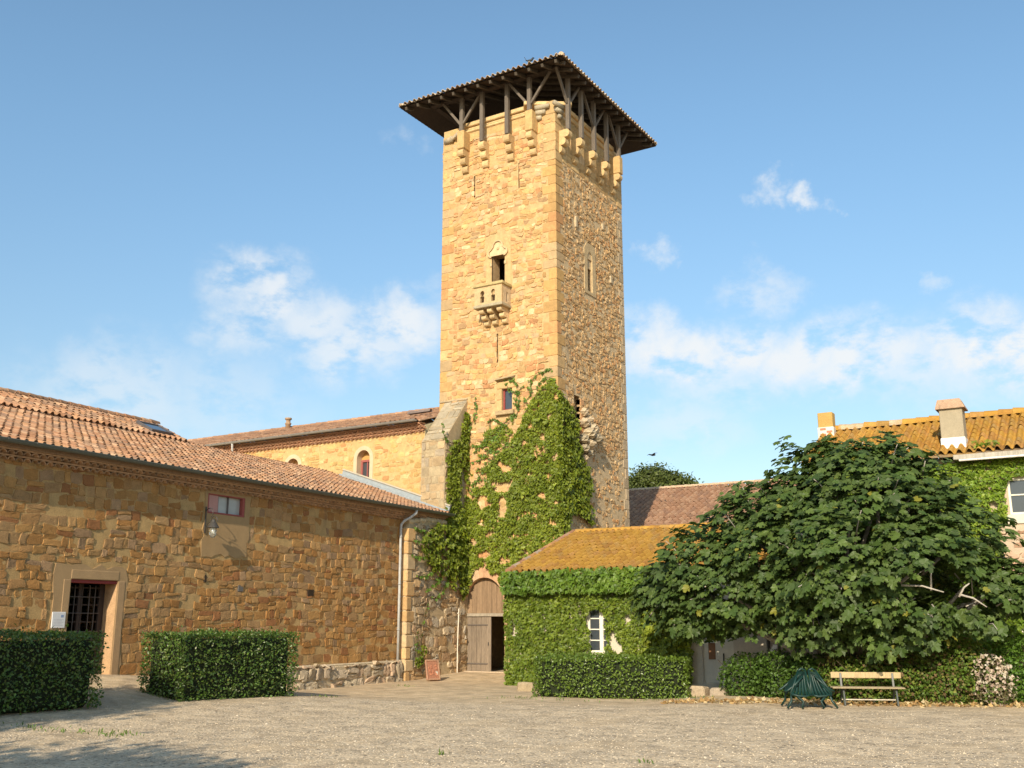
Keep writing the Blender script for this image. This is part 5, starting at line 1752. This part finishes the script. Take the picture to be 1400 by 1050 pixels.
def lump_shrub(name, label, lobes, n, pal, seed, size=(.045, .095), cat='shrub'):
    """loose shrub: leaves scattered over and inside a few overlapping rounded masses"""
    r = np.random.default_rng(seed)
    lobes = np.array(lobes, float)
    n = int(n * 1.5)
    vol = lobes[:, 3] * lobes[:, 5] + lobes[:, 4] * lobes[:, 5]
    pick = r.choice(len(lobes), n, p=vol / vol.sum())
    d = r.normal(0, 1, (n, 3)); d /= np.linalg.norm(d, axis=1)[:, None]
    k = r.uniform(.55, 1.06, n) ** .7
    P = lobes[pick, :3] + d * lobes[pick, 3:6] * k[:, None]
    P[:, 2] = np.maximum(P[:, 2], .03)
    nn = d + r.normal(0, .5, (n, 3)) + np.array((0, 0, .4)); nn /= np.linalg.norm(nn, axis=1)[:, None]
    tip = d * .5 + r.normal(0, .7, (n, 3)); tip -= (tip * nn).sum(1)[:, None] * nn * .7
    pal = np.array(pal)
    c = pal[r.integers(0, len(pal), n)] * r.uniform(.7, 1.3, (n, 1))
    mb = MB()
    leaves(mb, P, tip, nn, r.uniform(*size, n), IVY_T, IVY_F, c)
    o = mb.build(name, M_LEAF)
    tag(o, label, cat)
    st = MB()
    for (x, y, z, a, b, h) in lobes:
        for _ in range(5):
            q = r.normal(0, .35, 2)
            tube(st, [(x + q[0] * .2, y + q[1] * .2, -.05), (x + q[0] * a * .7, y + q[1] * b * .7, max(z, .15)), (x + q[0] * a * 1.5, y + q[1] * b * 1.5, z + h * .7)], [.02, .014, .006], (.11, .08, .05), 5)
    st.build('branches', M_BARK, o)
    return o


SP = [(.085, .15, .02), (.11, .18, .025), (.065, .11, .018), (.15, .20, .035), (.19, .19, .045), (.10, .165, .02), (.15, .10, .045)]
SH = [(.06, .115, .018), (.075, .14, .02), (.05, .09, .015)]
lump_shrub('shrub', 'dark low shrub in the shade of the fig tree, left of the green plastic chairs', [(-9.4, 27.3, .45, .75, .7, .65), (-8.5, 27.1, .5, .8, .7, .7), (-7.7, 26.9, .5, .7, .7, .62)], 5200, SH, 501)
lump_shrub('shrub', 'green ragged shrub between the plastic chairs and the wooden bench', [(-6.75, 26.7, .5, .55, .5, .65), (-6.1, 26.75, .55, .6, .5, .62), (-5.5, 26.9, .5, .5, .5, .55)], 3900, SP, 502)
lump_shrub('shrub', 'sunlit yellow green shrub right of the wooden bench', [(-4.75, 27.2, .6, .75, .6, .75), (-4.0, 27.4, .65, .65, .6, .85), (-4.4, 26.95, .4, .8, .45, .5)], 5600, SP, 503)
lump_shrub('shrub', 'deep green shrub spilling out at the right picture edge', [(-2.6, 27.7, .7, .7, .6, .95), (-1.8, 28.0, .8, .8, .6, 1.1), (-2.6, 27.6, .35, .7, .45, .5)], 5200, [(.08, .16, .02), (.10, .185, .022), (.065, .13, .018)], 504)
# dry flowering bush: pale petals and twigs
fl = lump_shrub('flowering_bush', 'bush of faded pinkish white blossoms beneath the right shrubs', [(-3.35, 26.95, .62, .34, .28, .5), (-3.35, 26.9, .3, .42, .3, .35)], 900, [(.10, .15, .03), (.12, .10, .05)], 505, (.05, .09), 'bush')


def blossoms():
    r = np.random.default_rng(506)
    mb = MB()
    n = 330
    d = r.normal(0, 1, (n, 3)); d[:, 1] = -np.abs(d[:, 1]); d /= np.linalg.norm(d, axis=1)[:, None]
    P = np.array((-3.35, 26.9, .58)) + d * np.array((.40, .34, .52)) * r.uniform(.65, 1.25, (n, 1))
    P[:, 2] = np.maximum(P[:, 2], .05)
    nn = d + r.normal(0, .4, (n, 3)); nn /= np.linalg.norm(nn, axis=1)[:, None]
    c = np.array([(.52, .43, .34), (.58, .47, .37), (.44, .33, .28), (.55, .50, .41)])[r.integers(0, 4, n)]
    leaves(mb, P, r.normal(0, 1, (n, 3)), nn, r.uniform(.06, .10, n), IVY_T, IVY_F, c)
    mb.build('blossoms', M_LEAF, fl)


blossoms()


def make_fig():
    lobes = np.array([(-6.0, 27.2, 4.45, 2.15), (-8.31, 26.8, 3.49, 1.82), (-10.33, 27.0, 3.16, 1.44), (-4.22, 27.1, 3.6, 1.5), (-2.75, 27.0, 2.6, .8), (-11.9, 27.2, 2.6, .55), (-10.6, 26.6, 2.35, .9), (-5.79, 27.5, 5.64, 1.18), (-7.27, 26.2, 2.5, 1.37), (-5.35, 26.2, 2.4, 1.31), (-3.64, 26.8, 2.42, 1.0), (-11.41, 27.0, 2.85, .93), (-9.35, 26.5, 2.7, 1.19), (-7.51, 27.4, 5.23, 1.21), (-4.75, 27.4, 5.15, .85), (-6.4, 27.0, 5.4, 1.1), (-8.0, 27.0, 4.6, 1.15), (-6.4, 25.9, 3.3, 1.7), (-4.73, 26.0, 3.17, 1.4), (-8.97, 27.2, 4.6, .95), (-3.07, 27.0, 2.74, .66), (-7.02, 27.6, 6.06, .67)])
    r = np.random.default_rng(601)
    t = thing('fig_tree', 'broad bushy fig tree with large lobed leaves before the houses', 'tree', (-6.9, 27.6, 0))
    base = np.array((-6.9, 27.7, 0.))
    tr = MB()
    ends = []
    for i, (x, y, z, rad) in enumerate(lobes):
        b = base + np.array((r.normal(0, .3), r.normal(0, .15), 0))
        e = np.array((x, y, z)) + r.normal(0, .15, 3)
        m1 = b + (e - b) * .35 + np.array((0, 0, .35)) + r.normal(0, .15, 3)
        m2 = b + (e - b) * .7 + np.array((0, 0, .30)) + r.normal(0, .15, 3)
        s = .06 + .05 * rad / 2
        tube(tr, [b - (0, 0, .1), m1, m2, e], [s * 1.6, s, s * .65, s * .35], (.26, .235, .20), 7)
    tube(tr, [base - (0, 0, .1), base + (0.05, 0, .6), base + (0, -.05, 1.5)], [.3, .22, .16], (.26, .235, .20), 9)
    tr.build('trunk', M_BARK, t, True)
    tips, dirs = [], []
    for (x, y, z, rad) in lobes:
        k = int(96 * rad ** 2)
        d = r.normal(0, 1, (k, 3)); d /= np.linalg.norm(d, axis=1)[:, None]
        P = np.array((x, y, z)) + d * rad * r.uniform(.66, 1.12, (k, 1)) * np.array((1, .82, .95))
        # drop tips deep inside another lobe
        inside = np.zeros(k, int)
        for (a, b, c, q) in lobes:
            dd = (P - np.array((a, b, c))) / np.array((1, .82, .95))
            inside += (np.linalg.norm(dd, axis=1) < q * .62)
        keep = (inside == 0) & (P[:, 1] < 29.85) & (P[:, 2] > 1.25)
        clump = fnoise(P[:, 0] + .8 * P[:, 1], P[:, 2] - .3 * P[:, 1], 77, 2.6)
        keep &= clump > -.58
        keep &= (((P - np.array((-4.1, 25.9, 2.75))) / np.array((.8, 1.7, .55))) ** 2).sum(1) > 1
        bulge = fnoise(P[:, 0] * 1.3 + 5, P[:, 2] * 1.3 + P[:, 1], 78, 1.3)[:, None]
        P = P + d * np.clip(bulge, -1, 1) * .28
        tips.append(P[keep]); dirs.append(d[keep])
    T, D = np.concatenate(tips), np.concatenate(dirs)
    tw = MB()
    for i in r.choice(len(T), 260, replace=False):
        tube(tw, [T[i] - D[i] * r.uniform(.4, .9) - np.array((0, 0, .15)), T[i] - D[i] * .2, T[i]], [.018, .014, .009], (.36, .33, .29), 5)
    for a, b in (((-4.9, 25.2, 2.72), (-4.0, 25.2, 2.55)), ((-3.72, 25.6, 2.5), (-3.2, 25.7, 2.22)), ((-3.75, 25.6, 2.45), (-3.5, 25.6, 2.75)), ((-4.3, 25.4, 2.6), (-4.25, 25.3, 3.0)), ((-7.2, 25.0, 4.0), (-6.7, 24.9, 3.75)), ((-6.9, 24.9, 3.9), (-6.8, 24.8, 3.3))):
        a, b = np.array(a), np.array(b)
        tube(tw, [a, (a + b) / 2 + (0, 0, .06), b], [.028, .022, .014], (.42, .38, .32), 6)
    tw.build('branches', M_BARK, t, True)
    # rosettes of lobed leaves drooping from every shoot tip
    per = 8
    n = len(T) * per
    ph = r.uniform(0, 6.28, len(T))[:, None] + np.arange(per)[None] * 2.4
    ax = D * .6 + np.array((0, -.25, .75)); ax /= np.linalg.norm(ax, axis=1)[:, None]
    e1 = np.cross(ax, np.array((.3, 1, .1))); e1 /= np.linalg.norm(e1, axis=1)[:, None]
    e2 = np.cross(ax, e1)
    rad = np.cos(ph)[..., None] * e1[:, None] + np.sin(ph)[..., None] * e2[:, None]
    lift = r.uniform(-.35, .55, (len(T), per, 1))
    out = rad + ax[:, None] * lift
    P = T[:, None] + rad * r.uniform(.03, .13, (len(T), per, 1)) + ax[:, None] * r.uniform(-.16, .05, (len(T), per, 1))
    nrm = ax[:, None] * 1.0 - rad * lift * .8 + r.normal(0, .22, (len(T), per, 3))
    nrm /= np.linalg.norm(nrm, axis=2)[..., None]
    tip = out + np.array((0, 0, -.35)) + r.normal(0, .15, out.shape)
    tip -= (tip * nrm).sum(2)[..., None] * nrm * .9
    pal = np.array([(.058, .098, .020), (.074, .116, .024), (.044, .078, .018), (.090, .134, .030), (.064, .100, .028)])
    c = pal[r.integers(0, len(pal), n)] * r.uniform(.75, 1.25, (n, 1))
    odd = r.random(n) > .988
    c[odd] = (.20, .20, .03)
    lf = MB()
    leaves(lf, P.reshape(-1, 3), tip.reshape(-1, 3), nrm.reshape(-1, 3), np.clip(r.lognormal(-1.66, .27, n), .09, .31), FIG_T, FIG_F, c)
    lf.build('crown', M_FIG, t)


make_fig()


def round_tree(name, label, base, lobes, per, pal, seed, size, tpl=HED_T, fcs=HED_F, trunk=.25):
    r = np.random.default_rng(seed)
    t = thing(name, label, 'tree', base)
    base = np.array(base, float)
    lobes = np.array(lobes, float)
    tr = MB()
    top = lobes[:, :3].mean(0)
    tube(tr, [base - (0, 0, .2), base + (top - base) * .5, top], [trunk, trunk * .7, trunk * .3], (.16, .11, .07), 9)
    for l in lobes:
        tube(tr, [base + (top - base) * .6, (base + (top - base) * .6 + l[:3]) / 2 + (0, 0, .2), l[:3]], [trunk * .5, trunk * .3, trunk * .12], (.16, .11, .07), 6)
    tr.build('trunk', M_BARK, t, True)
    mb = MB()
    for l in lobes:
        n = int(per * l[3] * l[4])
        k = max(6, int(n / 28))
        d = r.normal(0, 1, (k, 3)); d /= np.linalg.norm(d, axis=1)[:, None]
        cl = l[:3] + d * l[3:6] * r.uniform(.5, 1, (k, 1))
        idx = r.integers(0, k, n)
        P = cl[idx] + r.normal(0, .22, (n, 3)) * np.minimum(l[3:6], 1.6)
        nn = d[idx] + r.normal(0, .6, (n, 3)) + np.array((0, 0, .5)); nn /= np.linalg.norm(nn, axis=1)[:, None]
        tip = r.normal(0, 1, (n, 3)); tip -= (tip * nn).sum(1)[:, None] * nn * .8
        pc = np.array(pal)
        leaves(mb, P, tip, nn, r.uniform(*size, n), tpl, fcs, pc[r.integers(0, len(pal), n)] * r.uniform(.7, 1.3, (n, 1)))
    mb.build('crown', M_LEAF, t)
    return t


round_tree('pine_tree', 'rounded pine crown showing above the rear roof right of the tower', (-38.4, 90, 0),
           [(-39.4, 90, 14.35, 2.3, 2.4, 1.8), (-37.6, 90, 13.9, 2.2, 2.2, 1.5), (-40.8, 90.3, 13.6, 1.8, 1.8, 1.5), (-35.9, 90, 13.4, 1.6, 1.8, 1.1), (-38.4, 89.4, 12.6, 3.4, 2.6, 1.4)], 2800, [(.085, .105, .022), (.10, .125, .028), (.065, .085, .018)], 701, (.2, .4))
# trees of the courtyard standing beside the viewer; their shade falls into the picture from the left
round_tree('shade_tree', 'leafy courtyard tree out of view on the left shading the near hedge', (-14.6, -2.4, 0),
           [(-14.4, -2.4, 8.3, 1.3, 1.6, 1.6), (-14.8, -2.4, 6.2, 1.6, 1.6, 1.6), (-15.9, -2.4, 6.9, 1.1, 1.4, 1.4), (-14.2, -2.4, 9.7, .8, 1.0, .8), (-14.6, -2.2, 4.4, 1.4, 1.4, 1.2)], 1500, [(.06, .11, .02)], 702, (.2, .35))
round_tree('shade_tree', 'leafy courtyard tree out of view on the left shading the foreground gravel', (-9.4, -2.4, 0),
           [(-11.2, -2.4, 4.95, 1.5, 1.6, 1.35), (-9.5, -2.4, 5.3, 1.6, 1.6, 1.5), (-7.8, -2.4, 5.2, 1.4, 1.6, 1.35), (-6.4, -2.4, 5.0, 1.2, 1.3, 1.2), (-5.2, -2.4, 4.7, 1.0, 1.2, 1.0), (-9.4, -2.2, 3.9, 2.2, 1.6, 1.2)], 1500, [(.06, .11, .02)], 703, (.2, .35))


# ------------------------------------------------------------------ small things
def make_lantern():
    t = thing('wall_lantern', 'black iron wall lantern on a scrolled bracket below the red window', 'lantern', tuple(WQ), WR, local=True)
    s, z0 = -14.05, 4.35
    mb = MB()
    fbox(mb, FWg, (s - .02, z0, .03), (s + .02, z0 + .75, .055), (.05, .045, .04), .004)

    def arc(c, rr, a0, a1, n=12):
        return [(c[0] + rr * math.cos(a), s, c[1] + rr * math.sin(a)) for a in np.linspace(R(a0), R(a1), n)]
    tube(mb, arc((.18, z0 + .56), .14, 190, -60), .011, (.05, .045, .04), 6)
    tube(mb, arc((.38, z0 + .34), .12, 200, -20), .011, (.05, .045, .04), 6)
    tube(mb, [(.05, s, z0 + .12), (.14, s, z0 + .26), (.27, s, z0 + .32)], .011, (.05, .045, .04), 6)
    mb.build('bracket', M_IRON, t)
    mb = MB()
    c = (.36, s, z0 + .02)
    lathe(mb, c, [(.17, .12), (.16, .14), (.10, .24), (.07, .28), (.05, .34), (.02, .37)], (.055, .05, .045), 12)
    mb.build('shade', M_IRON, t)
    mb = MB()
    lathe(mb, c, [(.05, -.16), (.085, -.12), (.105, .0), (.10, .115)], (.8, .85, .8), 12)
    gl = mb.build('glass', M_CLEAR, t, True)
    mb = MB(); lathe(mb, c, [(.02, -.05), (.035, .0), (.03, .06), (.02, .11)], (.8, .78, .7), 10)
    mb.build('bulb', M_PAINT, t, True)


make_lantern()


def make_sign():
    t = thing('wall_sign', 'small white information sign on plaster left of the barred door', 'sign', tuple(WQ), WR, local=True)
    mb = MB()
    fbox(mb, FWg, (-18.80, 1.75, .022), (-18.42, 2.13, .05), (.66, .66, .66), .01)
    mb.build('plate', M_PAINT, t)
    mb = MB()
    for k in range(5):
        fbox(mb, FWg, (-18.76, 1.81 + k * .035, .05), (-18.48 - .04 * (k % 2), 1.822 + k * .035, .052), (.50, .50, .52), .001)
    fbox(mb, FWg, (-18.56, 2.00, .05), (-18.48, 2.06, .052), (.25, .33, .5), .001)
    mb.build('print', M_PAINT, t)


make_sign()


def make_tablet():
    # terracotta tablet leaning on the pier foot
    t = thing('clay_tablet', 'terracotta relief tablet leaning against the wall foot left of the portal', 'tablet', (-22.1, 30.75, -.12), R(10), local=True)
    fr = Frame((0, 0, 0), (.66, .75, 0), (.72, -.63, .28), (-.20, .17, .96))
    mb = MB()
    fbox(mb, fr, (-.26, 0, -.03), (.26, .72, .02), (.30, .14, .085), .015)
    for lo, hi in (((-.26, 0), (-.21, .72)), ((.21, 0), (.26, .72)), ((-.21, .67), (.21, .72)), ((-.21, 0), (.21, .05))):
        fbox(mb, fr, (*lo, .02), (*hi, .05), (.38, .22, .14), .01)
    mb.build('slab', M_TILE, t)
    mb = MB()
    rr = random.Random(4)
    for k in range(16):
        u, v = rr.uniform(-.18, .14), rr.uniform(.12, .56)
        fbox(mb, fr, (u, v, .015), (u + rr.uniform(.03, .09), v + rr.uniform(.04, .1), .04), var((.40, .17, .10), .2), .012)
    fbox(mb, fr, (.10, .18, .015), (.19, .30, .035), (.5, .46, .38), .01)
    mb.build('relief', M_TILE, t)


make_tablet()


def make_conduit():
    mb = MB()
    a, b = WQ + WT * -.72 + WN * .34, WQ + WT * -.68 + WN * .36
    tube(mb, [(*a[:2], 0), (*(a[:2]), 1.0), (*b[:2], 2.4)], .022, (.72, .66, .54), 8)
    for z in (.4, 1.3, 2.2):
        tube(mb, [(*a[:2], z), (*a[:2], z + .04)], .03, (.6, .55, .45), 8)
    tag(mb.build('conduit_pipe', M_PAINT), 'thin pale conduit pipe rising on the wall just left of the arched door', 'pipe')


make_conduit()


def make_bench():
    A, B = np.array((-6.58, 25.32, 0)), np.array((-5.25, 25.89, 0))
    m = (A + B) / 2
    ang = math.atan2(B[1] - A[1], B[0] - A[0])
    t = thing('garden_bench', 'weathered plank garden bench with metal legs before the shrubs', 'bench', tuple(m), ang, local=True)
    # local: x along, -y towards the courtyard
    wood = (.47, .36, .20)
    mb = MB(); box(mb, (-.80, .19, .60), (.80, .235, .74), wood, .012); box(mb, (-.80, .165, .47), (.80, .20, .56), (.30, .24, .16), .012) if False else None
    mb.build('backrest', M_WOOD, t)
    mb = MB()
    for y in (-.26, -.12, .02):
        box(mb, (-.84, y, .385), (.78, y + .12, .42), var((.36, .29, .18), .1), .01)
    mb.build('seat', M_WOOD, t)
    mb = MB(); box(mb, (-.62, -.09, .12), (.64, .01, .145), (.56, .50, .40), .008)
    mb.build('stretcher', M_WOOD, t)
    for x in (-.58, .60):
        mb = MB()
        bar(mb, (x, -.24, .0), (x, -.12, .385), .045, .03, (.05, .06, .055))
        bar(mb, (x, .26, .0), (x, .10, .385), .045, .03, (.05, .06, .055))
        bar(mb, (x, .12, .36), (x, .19, .72), .05, .02, (.16, .16, .15))
        bar(mb, (x, -.19, .135), (x, .2, .135), .04, .02, (.05, .06, .055))
        mb.build('leg', M_IRON, t)


make_bench()


def make_chairs():
    """two green plastic garden chairs tipped forward, their backs leaning together"""
    G = (.006, .032, .024)
    base = np.array((-6.98, 24.25, 0))
    ri = np.array((math.cos(R(31.48)), math.sin(R(31.48)), 0))      # along the hedge
    fwd = np.array((-ri[1], ri[0], 0))
    for sgn, lab in ((-1, 'dark green plastic garden chair tipped over, left one of the leaning pair'), (1, 'dark green plastic garden chair tipped over, right one of the leaning pair')):
        o = base + ri * sgn * .06
        t = thing('plastic_chair', lab, 'chair', tuple(o), 0, 'tipped green plastic chairs')
        fr = Frame(o, ri * sgn, -fwd)                                 # u outwards from the pair, d to the viewer
        # tipped seat shell: seat plane steep, back fanning to the ground in front
        P = lambda u, v, d: fr.p(u, v, d)
        def shell(rows, name):
            mb = MB()
            n, k = len(rows), len(rows[0])
            V = np.array([p for rw in rows for p in rw], float)
            F = [(i * k + j, i * k + j + 1, (i + 1) * k + j + 1, (i + 1) * k + j) for i in range(n - 1) for j in range(k - 1)]
            m = len(V)
            q = P(V[:, 0], V[:, 1], V[:, 2]); q2 = P(V[:, 0] - .012, V[:, 1] - .012, V[:, 2] - .014)
            rim = []
            loop = [j for j in range(k)] + [i * k + k - 1 for i in range(1, n)] + [(n - 1) * k + j for j in range(k - 2, -1, -1)] + [i * k for i in range(n - 2, 0, -1)]
            for x in range(len(loop)):
                y = (x + 1) % len(loop)
                rim.append((loop[x], loop[y], loop[y] + m, loop[x] + m))
            mb.add(np.concatenate([q, q2]), F + [tuple(x + m for x in f[::-1]) for f in F] + rim, G)
            return mb
        # seat shell hanging steeply from the peak outwards
        rows = []
        for i in range(8):
            t_ = i / 7
            u = .02 + .42 * t_; z = .82 - .46 * t_ + .04 * math.sin(math.pi * t_)
            wd = .15 + .14 * math.sin(math.pi * min(1, t_ * .8 + .15))
            rows.append([(u, z - .05 * abs(j) ** 2, wd * j) for j in (-1, -.6, -.2, .2, .6, 1)])
        shell(rows, 'seat').build('seat', M_PLASTIC, t, True)
        # slatted back spreading like a fan down to the ground on the viewer's side
        mb = MB()
        for k in range(6):
            a0, a1 = .0 + k * .022, -.04 + k * .082
            rws = []
            for i in range(6):
                t_ = i / 5
                c_ = a0 + (a1 - a0) * t_
                w_ = .017 + .016 * t_
                zz = .80 - .50 * t_
                dd_ = .16 + .26 * t_ - .05 * math.sin(math.pi * t_)
                rws.append([(c_ - w_, zz, dd_), (c_ + w_, zz - .01, dd_ + .01)])
            m2 = shell(rws, 'slat')
            mb.add(m2.V[0], [], G) if False else mb.add(m2.V[0], [tuple(f) for f in np.split(m2.flat[0], np.cumsum(m2.cnt[0])[:-1])], G)
        tube(mb, [P(-.06, .31, .38), P(.08, .27, .42), P(.24, .28, .42), P(.40, .33, .38)], .024, G, 8)
        tube(mb, [P(-.02, .82, .14), P(-.03, .55, .27), P(-.06, .31, .38)], .026, G, 8)
        tube(mb, [P(.14, .81, .14), P(.27, .56, .28), P(.40, .33, .38)], .026, G, 8)
        tube(mb, [P(-.02, .82, .14), P(.06, .86, .12), P(.14, .81, .14)], .026, G, 8)
        mb.build('backrest', M_PLASTIC, t, True)
        for dd, e, foot in ((.28, .50, .44), (-.2, .45, -.3), (.34, .18, .48)):
            mb = MB()
            tube(mb, [P(.20, .52, dd * .8), P(.36, .36, dd), P(e * .8, .16, foot * .9), P(e, .02, foot)], [.036, .032, .028, .024], G, 7)
            mb.build('leg', M_PLASTIC, t, True)
        for dd in (.27, -.26):
            mb = MB()
            tube(mb, [P(.08, .70, dd), P(.26, .52, dd * 1.1), P(.42, .40, dd * 1.1), P(.50, .37, dd)], [.022, .03, .028, .018], G, 7)
            mb.build('armrest', M_PLASTIC, t, True)


make_chairs()


def bird(label, loc, rot, flying=False):
    t = thing('bird', label, 'bird', loc, rot, local=True)
    c = (.022, .028, .035)
    mb = MB()
    pts = [(-.17, 0, .11), (-.10, 0, .10), (0, 0, .09), (.08, 0, .12), (.12, 0, .18), (.145, 0, .21), (.18, 0, .205), (.205, 0, .20)] if not flying else [(-.2, 0, .0), (-.1, 0, .0), (0, 0, .0), (.1, 0, .01), (.15, 0, .02), (.19, 0, .02)]
    rad = [.012, .03, .058, .055, .038, .04, .022, .004] if not flying else [.01, .03, .05, .04, .035, .008]
    tube(mb, pts, rad, c, 10)
    if not flying:
        V = np.array([(-.12, .02, .10), (-.12, -.02, .10), (-.22, -.03, .27), (-.22, .03, .27), (-.15, 0, .12), (-.235, 0, .27)])
        mb.add(V, [(0, 1, 2, 3), (0, 3, 5, 4), (1, 4, 5, 2)], c)
        for y in (-.02, .02):
            tube(mb, [(.02, y, .06), (.025, y, -.02)], .006, (.1, .06, .03), 5)
    mb.build('body', M_IRON, t, True)
    if flying:
        for s in (-1, 1):
            mb = MB()
            V = np.array([(.06, s * .03, .02), (-.07, s * .03, .02), (.05, s * .2, .08), (-.04, s * .2, .08), (-.02, s * .42, .05)])
            V2 = V - (0, 0, .012)
            mb.add(np.concatenate([V, V2]), [(0, 1, 3, 2), (2, 3, 4), (5, 7, 8, 6), (7, 9, 8), (0, 2, 7, 5), (2, 4, 9, 7), (1, 6, 8, 3), (3, 8, 9, 4)], c)
            mb.build('wing', M_IRON, t)


bird('small dark bird perched on the tower roof edge', (-19.42, 33.12, 24.50), R(25))
bird('tiny dark bird in flight above the rear roof right of the tower', (-19.65, 45.0, 9.69), R(60), True)


def litter():
    """fallen leaves along the shrubs, tufts of grass in the gravel"""
    r = np.random.default_rng(801)
    n = 1500
    x = r.uniform(-10.5, 0, n)
    y = 25.55 + .36 * (x + 7) + r.normal(0, .32, n)
    keep = fnoise(x * 2, y * 2, 5, 2) > -.35
    x, y = x[keep], y[keep]; n = len(x)
    nn = np.array((0, 0, 1.)) + r.normal(0, .35, (n, 3)); nn /= np.linalg.norm(nn, axis=1)[:, None]
    c = np.array([(.46, .30, .13), (.55, .40, .20), (.36, .22, .10), (.60, .48, .28)])[r.integers(0, 4, n)] * r.uniform(.8, 1.2, (n, 1))
    mb = MB()
    leaves(mb, np.stack([x, y, gz(x, y) + .02 + r.uniform(0, .03, n)], 1), r.normal(0, 1, (n, 3)), nn, r.uniform(.06, .13, n), IVY_T, IVY_F, c)
    tag(mb.build('fallen_leaves', M_LEAF), 'dry tan leaves fallen along the foot of the shrubs', 'leaves', kind='stuff')
    mb = MB()
    spots = [(-15.6, 11.9, .5, 60), (-15.1, 12.1, .25, 30), (-9.2, 13.0, .12, 14), (-16.9, 11.6, .4, 40), (-6.2, 13.6, .1, 12), (-18.0, 20.6, .3, 24), (-20.8, 27.5, .25, 26), (-14.3, 24.3, .9, 60), (-11.5, 25.7, .9, 70), (-10.7, 26.4, .4, 50)]
    for (sx, sy, sp, k) in spots:
        px, py = sx + r.normal(0, sp, k), sy + r.normal(0, sp * .35, k)
        P = np.stack([px, py, gz(px, py)], 1)
        tip = np.array((0, 0, 1.)) + r.normal(0, .55, (k, 3))
        nn = r.normal(0, 1, (k, 3)); nn /= np.linalg.norm(nn, axis=1)[:, None]
        c = np.array((.10, .16, .03)) * r.uniform(.7, 1.4, (k, 1))
        leaves(mb, P, tip, nn, r.uniform(.04, .10, k), [(0, 0, 0), (.14, .4, .03), (0, 1, .12), (-.14, .4, .03)], HED_F, c)
    tag(mb.build('grass_tufts', M_LEAF), 'sparse grass tufts growing in the gravel', 'grass', kind='stuff')


litter()
